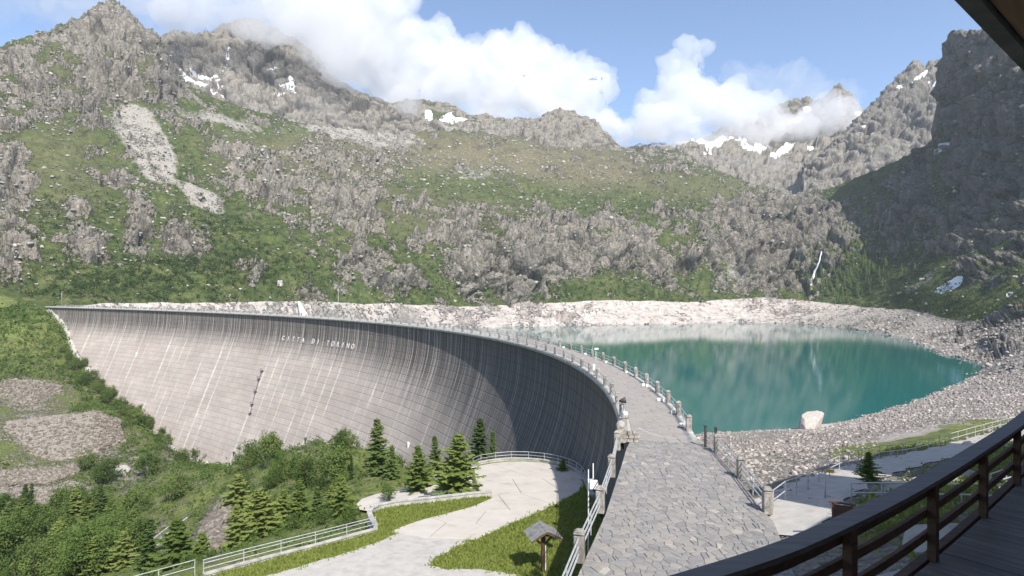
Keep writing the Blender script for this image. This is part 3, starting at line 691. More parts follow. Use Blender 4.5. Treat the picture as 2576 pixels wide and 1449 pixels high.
bpx = 1288 + FPX * BX / BY; bpy_ = 724.5 - (BZ2 - CAM_Z) / BY * FPX
Rb = 0.9 + blobs(bpx, bpy_, [(2340, 1096, 240, 32, -10, -.9), (2150, 1130, 60, 20, 0, -.5), (2420, 1220, 260, 60, -20, -.75), (2250, 1290, 120, 60, 0, -.3), (1990, 1280, 60, 24, -40, -.6), (2040, 1235, 60, 14, -35, -.7), (2576, 1130, 90, 60, 0, -.6)])
Gb = .75 + blobs(bpx, bpy_, [(2340, 1096, 240, 32, -10, -.8), (1900, 1100, 120, 16, 0, -.3), (2420, 1220, 260, 60, -20, -.7), (2250, 1300, 160, 80, 0, -.4), (2040, 1235, 60, 14, -35, -.6), (2576, 1130, 90, 60, 0, -.6)])
Hb = sstep(-5, -14, BZ2) * .8
me = mesh_np('lake_bank', np.stack([BX, BY, BZ2], -1).reshape(-1, 3), grid_faces(len(by_), len(bx_), keepb), NEARGROUND, True)
attr_color(me, 'cover', np.stack([Rb, Gb, Hb, 0 * Gb], -1).reshape(-1, 4))
attr_color(me, 'tint', np.stack([0 * Gb, .3 + 0 * Gb, .6 + 0 * Gb, 0 * Gb], -1).reshape(-1, 4))
tag(link('lake_bank', me), kind='structure')

# ------------------------------------------------------------------ polygons, paving
def clip(poly, nx, ny, c):
    """keep the side nx*x + ny*y <= c"""
    out = []; n = len(poly)
    for i in range(n):
        a, b = poly[i], poly[(i + 1) % n]
        da = nx * a[0] + ny * a[1] - c; db = nx * b[0] + ny * b[1] - c
        if da <= 0: out.append(a)
        if (da < 0 < db) or (db < 0 < da):
            u = da / (da - db); out.append((a[0] + (b[0] - a[0]) * u, a[1] + (b[1] - a[1]) * u))
    return out
def inside(poly, x, y):
    r = False; n = len(poly)
    for i in range(n):
        (x0, y0), (x1, y1) = poly[i], poly[(i + 1) % n]
        if (y0 > y) != (y1 > y) and x < (x1 - x0) * (y - y0) / (y1 - y0) + x0: r = not r
    return r
def cells(poly, seeds, gap, near=26):
    S = np.array(seeds); out = []
    for i, s in enumerate(S):
        d = np.hypot(S[:, 0] - s[0], S[:, 1] - s[1]); order = np.argsort(d)[1:near + 1]
        R = d[order[-1]] if len(S) > near else 200.0
        c = clip(clip(clip(clip(list(poly), 1, 0, s[0] + R), -1, 0, -(s[0] - R)), 0, 1, s[1] + R), 0, -1, -(s[1] - R)) if len(S) > near else list(poly)
        for j in order:
            o = S[j]; v = o - s; L = math.hypot(*v) + 1e-9; n = v / L
            m = (s + o) / 2 - n * gap / 2
            c = clip(c, n[0], n[1], n[0] * m[0] + n[1] * m[1])
            if len(c) < 3: break
        if len(c) >= 3: out.append((s, c))
    return out
def slab_geo(c, zf, thick, lift, bev=0.02):
    """a flat stone: top polygon slightly inset above its rim"""
    cx = sum(p[0] for p in c) / len(c); cy = sum(p[1] for p in c) / len(c); n = len(c)
    vs = [(x, y, zf(x, y) - thick) for x, y in c] + [(x, y, zf(x, y) + lift - bev) for x, y in c]
    for x, y in c:
        L = math.hypot(x - cx, y - cy) + 1e-6; k = max(0, 1 - bev * 1.2 / L)
        X, Y = cx + (x - cx) * k, cy + (y - cy) * k; vs.append((X, Y, zf(X, Y) + lift))
    fs = [tuple(range(2 * n, 3 * n))]
    for i in range(n):
        j = (i + 1) % n
        fs += [(i, j, n + j, n + i), (n + i, n + j, 2 * n + j, 2 * n + i)]
    return vs, fs
def poly_sheet(name, pts, mat, kind='structure'):
    from mathutils.geometry import delaunay_2d_cdt
    r_ = delaunay_2d_cdt([Vector(p[:2]) for p in pts], [], [list(range(len(pts)))], 1, 1e-5)
    pl = np.array(pts); cf = np.linalg.lstsq(np.c_[pl[:, :2], np.ones(len(pl))], pl[:, 2], rcond=None)[0]
    me = bpy.data.meshes.new(name); me.from_pydata([(v.x, v.y, cf[0] * v.x + cf[1] * v.y + cf[2]) for v in r_[0]], [], r_[2]); me.update(); me.materials.append(mat)
    bm = bmesh.new(); bm.from_mesh(me)
    for f in bm.faces:
        f.normal_update()
        if f.normal.z < 0: f.normal_flip()
    bm.to_mesh(me); bm.free()
    o = link(name, me)
    if kind: tag(o, kind=kind)
    return o
def mat_flag():
    m, nt, out = new_mat('flagstone'); t = NT(nt); p = t.pos()
    tone = t.attr('tone').outputs['Fac']
    c = t.ramp(tone, [(0, (.13, .13, .132)), (.3, (.20, .195, .19)), (.55, (.255, .235, .21)), (.8, (.27, .24, .215)), (1, (.36, .34, .30))])
    n = t.noise(p, 5.0, 5, .65); c = t.mix(t.rng(n, .3, .75, .0, .35), c, (.33, .31, .285))
    c = t.mix(t.rng(t.noise(p, .8, 3), .5, .75, 0, .4), c, (.19, .165, .14))
    t.bsdf(out, c, .8, t.bump(n, .03, .8), .3); return m
FLAG = mat_flag()
MORTAR = mat_simple('mortar', [(.3, (.15, .145, .135)), (.7, (.27, .26, .235))], 4.0, coord='pos')
apron = [(-.6, 12.5), (0.55, 16.5), (2.5, 23.2), (4.5, 29.4), (6.9, 38.1), (7.9, 41.9), (8.6, 43.9), (13.6, 43.9), (13.6, 40.9), (13.1, 35.2), (12.4, 30.0), (12.3, 28.6), (11.6, 26.0), (10.6, 22.5), (8.8, 17.0), (8.3, 12.5)]
walk = tag(link('walkway', None), kind='structure'); bpy.data.objects.remove(walk)
mb = MB(); n = len(apron)
mb.add([(x, y, -.02) for x, y in apron] + [(x, y, -9.0) for x, y in apron], [tuple(range(n))[::-1]] + [(i, (i + 1) % n, n + (i + 1) % n, n + i) for i in range(n)])
me = mb.mesh('walkway', MORTAR); bm = bmesh.new(); bm.from_mesh(me); bmesh.ops.recalc_face_normals(bm, faces=bm.faces); bm.to_mesh(me); bm.free()
walk = tag(link('walkway', me), kind='structure')
def stone_seeds(poly, sx, sy, jit, r):
    xs = [p[0] for p in poly]; ys = [p[1] for p in poly]; out = []; k = 0
    y = min(ys)
    while y < max(ys):
        x = min(xs) + (k % 2) * sx / 2
        while x < max(xs):
            a, b = x + r.uniform(-jit, jit) * sx, y + r.uniform(-jit, jit) * sy
            if inside(poly, a, b) and r.random() > .10: out.append((a, b))
            x += sx
        y += sy; k += 1
    return out
R_ = random.Random(3)
flat0 = lambda x, y: 0.0
stones = cells(apron, stone_seeds(apron, .44, .31, .75, R_), .028)
stones.sort(key=lambda sc_: math.hypot(sc_[0][0], sc_[0][1]) + (30 if sc_[0][1] < 21.5 or abs(1530 * (sc_[0][0] / sc_[0][1]) - 300) > 360 else 0))
rest = []
for i, (s, c) in enumerate(stones):
    vs, fs = slab_geo(c, flat0, .04, .012 + R_.uniform(0, .014))
    tone = .12 + R_.random() * (.38 if R_.random() < .85 else .85)
    if i < 300:
        me = bpy.data.meshes.new('paving_stone'); cx, cy = s
        me.from_pydata([(x - cx, y - cy, z) for x, y, z in vs], [], fs); me.materials.append(FLAG)
        a = me.attributes.new('tone', 'FLOAT', 'POINT'); a.data.foreach_set('value', [tone] * len(vs))
        link('paving_stone', me, walk, (cx, cy, 0))
    else: rest.append((vs, fs, tone))
# the crest itself: strips between the railings as far as single stones can be made out
def crest_strip(D0, D1, n=14, off=.3):
    ds = np.linspace(D0, D1, n)
    return [(crest(d, -off).x, crest(d, -off).y) for d in ds] + [(crest(d, -CW + off).x, crest(d, -CW + off).y) for d in ds[::-1]]
D0 = 44.0
while D0 < 128:
    strip = crest_strip(D0, D0 + 8, 6)
    for s, c in cells(strip, stone_seeds(strip, .8, .6 + .004 * (D0 - 44), .46, R_), .04):
        vs, fs = slab_geo(c, flat0, .03, .03 + R_.uniform(0, .014)); rest.append((vs, fs, R_.random() * .35 + .42))
    D0 += 8
def joined(name, parts, mat, parent=None):
    V = []; F = []; T = []
    for vs, fs, tone in parts:
        b = len(V); V += vs; F += [tuple(i + b for i in f) for f in fs]; T += [tone] * len(vs)
    me = bpy.data.meshes.new(name); me.from_pydata(V, [], F); me.materials.append(mat)
    a = me.attributes.new('tone', 'FLOAT', 'POINT'); a.data.foreach_set('value', T)
    return tag(link(name, me, parent), kind='stuff')
joined('farther_paving', rest, FLAG, walk)

# ------------------------------------------------------------------ terrace: lawn, concrete, gravel
def mat_lawn():
    m, nt, out = new_mat('lawn'); t = NT(nt); p = t.pos()
    n = t.noise(p, .5, 5, .6); f = t.noise(p, 6.0, 4, .65)
    c = t.ramp(n, [(.3, (.11, .155, .028)), (.5, (.165, .215, .042)), (.7, (.25, .25, .068))])
    c = t.mix(t.rng(f, .35, .7, .5, 0), c, (.035, .05, .014))
    fl = t.math('MULTIPLY', t.rng(t.voro(p, 2.6), .16, .12, 0, 1), t.rng(t.noise(p, .22, 2), .5, .6, 0, .8))
    c = t.mix(fl, c, (.55, .45, .03))
    bare = t.rng(t.noise(p, .35, 4, .7), .60, .70, 0, .8); c = t.mix(bare, c, (.24, .21, .165))
    t.bsdf(out, c, .95, t.bump(f, .08, .9), .1); return m
LAWN = mat_lawn()
SLAB = mat_simple('pale_concrete_slab', [(.28, (.33, .30, .255)), (.42, (.43, .395, .345)), (.6, (.465, .43, .38)), (.75, (.50, .465, .415))], .45, detail=9, bump=.015, bscale=8, coord='pos')
GRAVEL = mat_simple('gravel', [(.3, (.33, .31, .28)), (.5, (.40, .375, .34)), (.7, (.45, .425, .39))], 1.2, detail=8, bump=.03, bscale=14, coord='pos')
poly_sheet('lawn', [(x, y, TZ(y)) for x, y in lp], LAWN)
LAWN_POLY = lp
STONEWALL = mat_simple('rubble_wall', [(.3, (.10, .088, .074)), (.5, (.21, .185, .155)), (.7, (.33, .295, .25))], 1.6, detail=6, bump=.12, bscale=2.5, coord='pos')
mb = MB(); lw = lp[:len(outline)]; lw2 = lp[-3:] + lw[:1]
for seg in (lw, lw2):
    for a, b in zip(seg[:-1], seg[1:]):
        za, zb = TZ(a[1]), TZ(b[1])
        mb.add([(a[0], a[1], za - .01), (b[0], b[1], zb - .01), (b[0] - .5, b[1] + .3, zb - 9), (a[0] - .5, a[1] + .3, za - 9)], [(0, 1, 2, 3)])
o = mb.build('retaining_wall', STONEWALL); tag(o, 'pale masonry wall carrying the terrace with the turning place', 'wall')
slab_px = [(1238, 1254), (1207, 1240), (1197, 1206), (1193, 1182), (1208, 1172), (1240, 1166), (1280, 1162), (1320, 1161.5), (1360, 1164), (1400, 1171), (1430, 1180), (1450, 1190), (1464, 1204), (1468, 1222), (1455, 1238), (1410, 1262), (1365, 1284), (1300, 1312), (1240, 1338), (1195, 1358), (1060, 1352), (985, 1338), (1010, 1326), (1060, 1309), (1120, 1294), (1190, 1275)]
sp = [tp(*q)[:2] for q in slab_px]
tq = lambda x, y: TZ(y)
road = tag(poly_sheet('concrete_road', [(x, y, TZ(y) + .015) for x, y in sp], mat_simple('joint_dirt', [(.3, (.10, .095, .08)), (.7, (.2, .19, .16))], 3, coord='pos')), kind='structure')
seeds = [tp(*q)[:2] for q in [(1250, 1190), (1320, 1180), (1400, 1190), (1260, 1225), (1340, 1222), (1430, 1215), (1230, 1270), (1310, 1265), (1390, 1248), (1170, 1300), (1250, 1305), (1060, 1328), (1150, 1335), (1200, 1345)]]
for s, c in cells(sp, seeds, .06):
    vs, fs = slab_geo(c, tq, .02, .05, .012)
    me = bpy.data.meshes.new('slab'); me.from_pydata([(x - s[0], y - s[1], z) for x, y, z in vs], [], fs); me.materials.append(SLAB)
    link('slab', me, road, (s[0], s[1], 0))
def wavy(pts, amp, step, seed):
    out = []; r = random.Random(seed)
    for a, b in zip(pts, pts[1:] + pts[:1]):
        n = max(1, int(math.hypot(b[0] - a[0], b[1] - a[1]) / step))
        for k in range(n):
            u = k / n; out.append((a[0] + (b[0] - a[0]) * u + r.uniform(-amp, amp), a[1] + (b[1] - a[1]) * u + r.uniform(-amp, amp)))
    return out
gp = wavy([tp(*q)[:2] for q in [(1195, 1352), (1140, 1380), (1095, 1405), (1080, 1425), (1130, 1432), (1210, 1432), (1300, 1446), (1330, 1470), (1200, 1500), (560, 1500), (640, 1458), (760, 1424), (880, 1388), (970, 1356), (1000, 1340), (1080, 1350)]], .14, .4, 5)
poly_sheet('gravel_track', [(x, y, TZ(y) + .02) for x, y in gp], GRAVEL)
# lower ramp going down past the turning place
rp = [(1236, 1262, -12.9), (1130, 1268, -13.6), (1000, 1280, -14.5), (940, 1288, -15.2), (905, 1282, -15.4), (897, 1268, -15.5), (910, 1255, -15.5), (945, 1243, -15.5), (1020, 1228, -14.9), (1120, 1210, -13.9), (1200, 1192, -13.2)]
rpw = []
for x, y, z in rp:
    D = (CAM_Z - z) * FPX / (y - 724.5); rpw.append(((x - 1288) / FPX * D, D, z))
me = bpy.data.meshes.new('ramp'); cpt = tuple(np.mean(rpw, axis=0)); me.from_pydata(rpw + [cpt], [], [(i, (i + 1) % len(rpw), len(rpw)) for i in range(len(rpw))]); me.materials.append(SLAB); me.update()
if me.polygons[0].normal.z < 0: me.flip_normals()
tag(link('ramp', me), kind='structure')
# low parapet wall with a coping along the lawn
def wall_run(name, label, pts, w, h, mat, z0f, sink=.4):
    e = empty(name, (pts[0][0], pts[0][1], z0f(pts[0][1]))); tag(e, label, 'wall')
    b = Vector(e.location); mb = MB(); mc = MB()
    for (x0, y0), (x1, y1) in zip(pts[:-1], pts[1:]):
        p0 = Vector((x0, y0, z0f(y0))) - b; p1 = Vector((x1, y1, z0f(y1))) - b
        up = Vector((0, 0, (h - sink) / 2)); mb.bar(p0 + up, p1 + up, w, h + sink)
        mc.bar(p0 + Vector((0, 0, h + .04)), p1 + Vector((0, 0, h + .04)), w + .12, .10)
    mb.build('wall_body', mat, e); mc.build('coping', CONC, e); return e
wall_run('low_wall', 'low curved white wall between the lawn and the lower ramp', [tp(*q)[:2] for q in low_wall_px], .35, .45, CONC, TZ)
wall_run('kerb_wall', 'curved concrete kerb around the turning place under its railing', [tp(*q)[:2] for q in arc + [(1482, 1236), (1492, 1252)]], .4, .28, CONC, TZ)
wall_run('footing_wall', 'straight concrete footing under the railing left of the gravel track', [tp(*q)[:2] for q in [(945, 1336), (800, 1375), (650, 1414), (512, 1452)]], .3, .18, CONC, TZ)

# ------------------------------------------------------------------ railings
def pipe_rail(name, label, pts, heights, post_h, r, mat=STEEL, group=None, post_every=1):
    e = empty(name, pts[0]); tag(e, label, 'railing', group); b = Vector(pts[0])
    q = [Vector(p) - b for p in pts]
    for i, p in enumerate(q):
        if i % post_every == 0:
            mb = MB(); mb.tube([(0, 0, -.25), (0, 0, post_h)], r * 1.15, 6); mb.build('post', mat, e, loc=p)
    for h in heights:
        mb = MB(); mb.tube([p + Vector((0, 0, h)) for p in q], r, 6); mb.build('rail', mat, e)
    return e
def along(pts, step):
    """resample a 3-D polyline"""
    P = [Vector(p) for p in pts]; out = [P[0]]; acc = 0
    L = [0]
    for a, b in zip(P[:-1], P[1:]): L.append(L[-1] + (b - a).length)
    n = max(1, round(L[-1] / step))
    for k in range(1, n + 1):
        s = L[-1] * k / n; j = min(len(P) - 2, int(np.searchsorted(L, s) - 1)); j = max(j, 0)
        u = (s - L[j]) / (L[j + 1] - L[j]); out.append(P[j].lerp(P[j + 1], u))
    return out
pipe_rail('pipe_railing', 'curved metal railing round the pale turning place beside the dam', along([tp(x, y, .28) for x, y in arc + [(1482, 1236)]], 2.4), (.5, .95), .97, .034)
pipe_rail('pipe_railing', 'long metal railing left of the gravel track above the meadow', along([tp(x, y, .18) for x, y in [(945, 1335), (800, 1374), (650, 1413), (512, 1451)]], 2.7), (.42, .80, 1.05), 1.06, .034)
pipe_rail('pipe_railing', 'metal railing at the bottom edge of the picture above the wood', along([tp(490, 1450, .18), tp(400, 1476, .18), tp(300, 1505, .18)], 2.7), (.5, 1.02), 1.04, .034)
pipe_rail('pipe_railing', 'short stair railing behind the young larches on the lower ramp', along([rpw[-1], rpw[-2], rpw[-3]], 2.0), (.5, .95), .97, .035)

PILLAR = MB(); PILLAR.box((0, 0, .48), (.42, .42, 1.12)); pm = PILLAR.mesh('pillar', GRANITE); bevel_mesh(pm, .03)
CAPM = MB(); CAPM.box((0, 0, .05), (.46, .46, .10)); CAPM.box((0, 0, .14), (.42, .42, .10), 0, .55); cm = CAPM.mesh('cap', GRANITE); bevel_mesh(cm, .035)
def span_mesh(L, three):
    out = []
    for h in ((.30, .62, .94) if three else (.52, .95)):
        mb = MB(); mb.tube([(0, 0, h), (L, 0, h)], .04, 6); out.append(('rail', mb.mesh('rail', STEEL)))
    mb = MB(); mb.tube([(L / 2, 0, -.1), (L / 2, 0, .95)], .03, 6); out.append(('post', mb.mesh('post', STEEL)))
    return out
def pillar_rail(name, label, pts, three=False, caps=True, far_from=1e9):
    e = empty(name, pts[0]); tag(e, label, 'railing', None); b = Vector(pts[0])
    sp_cache = {}
    for i, p in enumerate(pts):
        p = Vector(p); q = Vector(pts[i + 1]) if i + 1 < len(pts) else None
        pv = Vector(pts[i - 1]) if i else None
        d = ((q if q else p) - (pv if pv else p)); ang = math.atan2(d.y, d.x)
        o = link('pillar', pm, e, p - b, (0, 0, ang + random.uniform(-.02, .02)))
        if p.y < far_from: link('cap', cm, o, (0, 0, 1.06))
        if q:
            L = (q - p).length; key = round(L, 1); far = p.y > far_from
            if key not in sp_cache: sp_cache[key] = span_mesh(key, three)
            a2 = math.atan2(q.y - p.y, q.x - p.x); sl = -math.asin((q.z - p.z) / L)
            for nm, m_ in sp_cache[key]:
                if far and nm == 'post': continue
                link(nm, m_, e, p - b, (0, sl, a2))
    return e
STEP = 5.5
s0 = s_of_D(47.6)
lake_p = []; val_p = []
k = 0
while True:
    D = D_of_s(s0 + STEP * k)
    if D > 358: break
    lake_p.append(crest(D, -CW - .18)); k += 1
s0 = s_of_D(46.4); k = 0
while True:
    D = D_of_s(s0 + STEP * k)
    if D > 358: break
    val_p.append(crest(D, .22)); k += 1
pillar_rail('crest_railing', 'pillared railing along the lake edge of the dam crest', lake_p, far_from=170)
pillar_rail('crest_railing', 'pillared railing along the valley edge of the dam crest', val_p, far_from=170)
pillar_rail('forecourt_railing', 'railing with square stone pillars left of the near paving', [Vector(p) for p in [(7.2, 41.6, 0), (5.85, 35.7, 0), (4.35, 30.0, 0), (2.72, 24.6, 0), (1.2, 19.2, 0), (-.3, 14, 0)]], three=True)
pillar_rail('forecourt_railing', 'railing with square stone pillars right of the near paving', [Vector(p) for p in [(13.75, 40.7, 0), (13.25, 35.2, 0), (12.55, 29.9, 0)]], three=True)
# ------------------------------------------------------------------ the lodge the picture is taken from: house, balcony
UX, UY = 0.765, 0.644
def un(u, n, z=0.0): return Vector((UX * u - UY * n, UY * u + UX * n, z))
PLASTER = mat_simple('rough_plaster', [(.3, (.42, .40, .36)), (.7, (.55, .52, .47))], 2.0, coord='pos')
def mat_wood(name, dark, light, rough=.7, rnd=.25):
    m, nt, out = new_mat(name); t = NT(nt); p = t.obj()
    p = t.vmath('ADD', p, t.comb(t.math('MULTIPLY', t.rnd(), 91.0), t.math('MULTIPLY', t.rnd(), 53.0), 0))
    g = t.noise(t.vmath('MULTIPLY', p, (1.2, 16, 16)), 1.0, 5, .6, .6)
    c = t.ramp(g, [(.25, dark), (.7, light)])
    kn = t.rng(t.voro(t.vmath('MULTIPLY', p, (.9, 5, 5)), 1.0), .10, .04, 0, .8); c = t.mix(kn, c, tuple(x * .4 for x in dark))
    c = t.mix(1.0, c, t.ramp(t.rnd(), [(0, (1 - rnd,) * 3), (1, (1 + rnd,) * 3)]), 'MULTIPLY')
    t.bsdf(out, c, rough, t.bump(g, .004, .8), .35); return m
WOOD = mat_wood('dark_stained_wood', (.045, .024, .015), (.125, .070, .042))
CAPW = mat_wood('weathered_rail_cap', (.055, .048, .046), (.13, .115, .105), .5)
DECKW = mat_wood('weathered_deck', (.075, .066, .06), (.18, .16, .145), .55)
SOFW = mat_wood('varnished_soffit', (.22, .115, .05), (.40, .23, .11), .55, .12)
FASC = mat_simple('grey_fascia', [(.3, (.18, .18, .175)), (.7, (.27, .265, .26))], 3, coord='pos')
TILE = mat_simple('stone_roof_tiles', [(.3, (.12, .12, .12)), (.7, (.24, .235, .225))], 2.5, bump=.05, coord='pos')
lodge = empty('lodge', un(0, 0, 1.0)); tag(lodge, 'mountain lodge with brown boarded eave over the dark wooden balcony', 'building')
lb = Vector(lodge.location)
def prism(u0, u1, prof):
    """prof: list of (n, z) going round; extruded along the house"""
    mb = MB(); k = len(prof)
    mb.add([un(u0, a, z) - lb for a, z in prof] + [un(u1, a, z) - lb for a, z in prof],
           [tuple(range(k)), tuple(range(2 * k - 1, k - 1, -1))] + [(i, i + k, (i + 1) % k + k, (i + 1) % k) for i in range(k)])
    me = mb.mesh('p', None); bm = bmesh.new(); bm.from_mesh(me); bmesh.ops.recalc_face_normals(bm, faces=bm.faces); bm.to_mesh(me); bm.free(); return me
def part(name, me, mat, parent):
    me.materials.clear(); me.materials.append(mat); me.name = name; return link(name, me, parent)
part('wall', prism(-9, 26, [(-2.6, -2), (-2.6, 13.7), (-4.6, 14.6), (-9, 12.7), (-9, -2)]), PLASTER, lodge)
part('roof', prism(-10, 26.6, [(.93, 12.74), (-4.6, 15.22), (-10.1, 12.74), (-10.1, 12.9), (-4.6, 15.42), (.93, 12.94)]), TILE, lodge)
part('wall', prism(27.4, 34.6, [(-.5, -3), (-.5, 18.5), (-4.6, 22.6), (-9, 18.4), (-9, -3)]), PLASTER, lodge)  # unseen taller wings, added and sized so their shade reaches the track
part('roof', prism(26.8, 35.2, [(.4, 18.9), (-4.6, 23.2), (-9.8, 18.9), (-9.8, 19.1), (-4.6, 23.45), (.4, 19.1)]), TILE, lodge)
part('wall', prism(38.8, 60, [(-.5, -4), (-.5, 18.5), (-4.6, 22.2), (-9, 18.4), (-9, -4)]), PLASTER, lodge)
part('roof', prism(38.2, 60.5, [(.6, 18.7), (-4.6, 23.0), (-9.8, 18.7), (-9.8, 18.9), (-4.6, 23.25), (.6, 18.9)]), TILE, lodge)
# boarded soffit: planks parallel to the eave, and the grey fascia
for i in range(26):
    n1 = .82 - i * .135
    mb = MB(); mb.bar((-9.5, 0, 0), (13, 0, 0), .13, .02); o = mb.build('soffit_board', SOFW, lodge)
    o.location = un(0, n1 - .065, 12.51 + (.82 - n1) * .02) - lb; o.rotation_euler = (0, 0, math.atan2(UY, UX))
mb = MB(); mb.bar((-9.9, 0, 0), (13, 0, 0), .085, .24); o = mb.build('fascia', FASC, lodge); o.location = un(0, .885, 12.60) - lb; o.rotation_euler = (0, 0, math.atan2(UY, UX))
mb = MB(); mb.bar((-9.9, 0, 0), (13, 0, 0), .03, .10); o = mb.build('gutter_edge', STEEL, lodge); o.location = un(0, .945, 12.70) - lb; o.rotation_euler = (0, 0, math.atan2(UY, UX))
# balcony: gently bowed deck with a four-bar wooden railing
rail_pts = [(x * 1.4, y * 1.4, 0) for x, y in ((-2.2, 2.0), (-.8, 2.55), (.10, 3.02), (.98, 3.48), (1.78, 3.94), (2.96, 4.8), (4.2, 5.8), (5.85, 7.2), (6.74, 8.0), (8.3, 9.45), (10.2, 11.3))]
RZ, DZ = 8.69, 7.70
def smooth_line(pts, n):
    P = np.array(pts); t = np.arange(len(P)); tt = np.linspace(0, len(P) - 1, n)
    A = rows_interp(P, t.astype(float), tt); return [Vector(a) for a in A]
RL = smooth_line(rail_pts, 160); RLen = np.concatenate([[0], np.cumsum([(b - a).length for a, b in zip(RL[:-1], RL[1:])])])
def rl(s, off=0.0, z=0.0):
    j = int(np.clip(np.searchsorted(RLen, s) - 1, 0, len(RL) - 2)); u = (s - RLen[j]) / (RLen[j + 1] - RLen[j])
    p = RL[j].lerp(RL[j + 1], u); a = RL[max(j - 2, 0)]; b = RL[min(j + 3, len(RL) - 1)]; t = (b - a).normalized()
    return Vector((p.x + t.y * off, p.y - t.x * off, z)), t
bal = empty('balcony', (0, 0, 0)); bal.location = rl(RLen[-1] * .5, 0, DZ)[0]; tag(bal, 'dark wooden balcony with plank floor in the lower right corner', 'balcony'); bb = Vector(bal.location)
def sweep(name, mat, off, z, w, h, parent, s0=0.0, s1=None, n=60):
    s1 = s1 or RLen[-1]; mb = MB(); vs = []; fs = []
    for k in range(n + 1):
        s = s0 + (s1 - s0) * k / n
        for o_, z_ in ((-w / 2, -h / 2), (w / 2, -h / 2), (w / 2, h / 2), (-w / 2, h / 2)):
            vs.append(rl(s, off + o_, z + z_)[0] - bb)
    for k in range(n):
        a = 4 * k; fs += [(a, a + 1, a + 5, a + 4), (a + 1, a + 2, a + 6, a + 5), (a + 2, a + 3, a + 7, a + 6), (a + 3, a, a + 4, a + 7)]
    fs += [(3, 2, 1, 0), (4 * n, 4 * n + 1, 4 * n + 2, 4 * n + 3)]
    mb.add(vs, fs); return mb.build(name, mat, parent)
sweep('rail_cap', CAPW, 0.05, RZ - .02, .21, .05, bal)
sweep('top_rail', WOOD, .03, RZ - .13, .05, .15, bal)
sweep('middle_rail', WOOD, .035, RZ - .40, .045, .095, bal)
sweep('lower_rail', WOOD, .035, RZ - .68, .045, .095, bal)
sweep('edge_beam', WOOD, .02, DZ - .07, .10, .22, bal)
sweep('edge_beam', WOOD, 3.0, DZ - .12, .12, .18, bal)
s = .55
while s < RLen[-1]:
    p, t = rl(s, .105, (RZ + DZ) / 2 - .1); mb = MB(); mb.box((0, 0, 0), (.12, .09, RZ - DZ + .1)); o = mb.build('post', WOOD, bal, loc=p - bb, rot=(0, 0, math.atan2(t.y, t.x))); s += 2.2
s = .2; k = 0
while s < RLen[-1] - .1:
    p, t = rl(s, 1.75, DZ); mb = MB(); mb.box((0, 0, 0), (3.3, .158, .04)); me = mb.mesh('deck_board', DECKW)
    link('deck_board', me, bal, p - bb + Vector((0, 0, random.uniform(-.003, .003))), (0, 0, math.atan2(t.y, t.x) - math.pi / 2)); s += .168
for s in np.arange(.8, RLen[-1], 2.4):
    p, t = rl(s, 1.5, DZ - .16); mb = MB(); mb.box((0, 0, 0), (3.1, .10, .16)); mb.build('joist', WOOD, bal, loc=p - bb, rot=(0, 0, math.atan2(t.y, t.x) - math.pi / 2))

# ------------------------------------------------------------------ clouds
def cloud(name, label, blob, dens, voxel, disp, seed):
    bm = bmesh.new()
    for (x, y, r, D) in blob:
        c = Vector(at(x, y, D)); R = r * D / FPX
        bmesh.ops.create_icosphere(bm, subdivisions=3, radius=R, matrix=Matrix.Translation(c) @ Matrix.Diagonal((1, .8, .92, 1)))
    me = bpy.data.meshes.new(name); bm.to_mesh(me); bm.free()
    tmp = bpy.data.objects.new('tmp', me); COL.objects.link(tmp)
    md = tmp.modifiers.new('r', 'REMESH'); md.mode = 'VOXEL'; md.voxel_size = voxel
    dg = bpy.context.evaluated_depsgraph_get(); dg.update()
    m2 = bpy.data.meshes.new_from_object(tmp.evaluated_get(dg)); bpy.data.objects.remove(tmp)
    n = len(m2.vertices); co = np.zeros(n * 3, np.float32); m2.vertices.foreach_get('co', co); co = co.reshape(-1, 3)
    no = np.zeros(n * 3, np.float32); m2.vertices.foreach_get('normal', no); no = no.reshape(-1, 3)
    q = co / 190.0 + seed
    bil = sum((.55 ** k) * (np.abs(perlin(q * 2.05 ** k + 5 * k)) * 2 - .6) for k in range(6))
    co = co + no * (disp * bil)[:, None]
    m2.vertices.foreach_set('co', co.astype(np.float32).ravel()); m2.update()
    m, nt, out = new_mat(name); v = nt.nodes.new('ShaderNodeVolumePrincipled')
    v.inputs['Color'].default_value = (1, 1, 1, 1); v.inputs['Density'].default_value = dens; v.inputs['Anisotropy'].default_value = .25
    nt.links.new(v.outputs[0], out.inputs['Volume']); m2.materials.clear(); m2.materials.append(m); m2.name = name
    o = link(name, m2); tag(o, label, 'cloud'); return o
sc.cycles.volume_bounces = 5
sc.cycles.max_bounces = 8
cloud('cloud', 'long white cumulus bank behind the jagged middle ridge', [(870, 90, 150, 2500), (960, 60, 120, 2500), (1000, 165, 130, 2550), (1105, 118, 82, 2500), (1140, 175, 115, 2500), (1240, 180, 108, 2550), (1330, 190, 105, 2600), (1415, 198, 98, 2600), (1478, 205, 64, 2600), (1000, 255, 80, 2500), (1120, 260, 75, 2500), (1240, 265, 75, 2500), (1350, 268, 70, 2500), (1450, 275, 65, 2500), (1520, 300, 55, 2500), (790, 50, 130, 2400), (1560, 335, 55, 2500)], .010, 16, 62, 3.0)
cloud('cloud', 'grey cloud cap wrapped round the snowy left peak', [(560, 20, 85, 1610), (640, 30, 92, 1600), (720, 55, 92, 1600), (790, 85, 82, 1610), (860, 125, 70, 1630), (470, 12, 70, 1610), (690, 0, 100, 1610), (820, 20, 100, 1630), (910, 90, 90, 1630), (900, 170, 62, 1610), (960, 215, 52, 1610), (1010, 245, 40, 1620)], .008, 14, 44, 9.0)
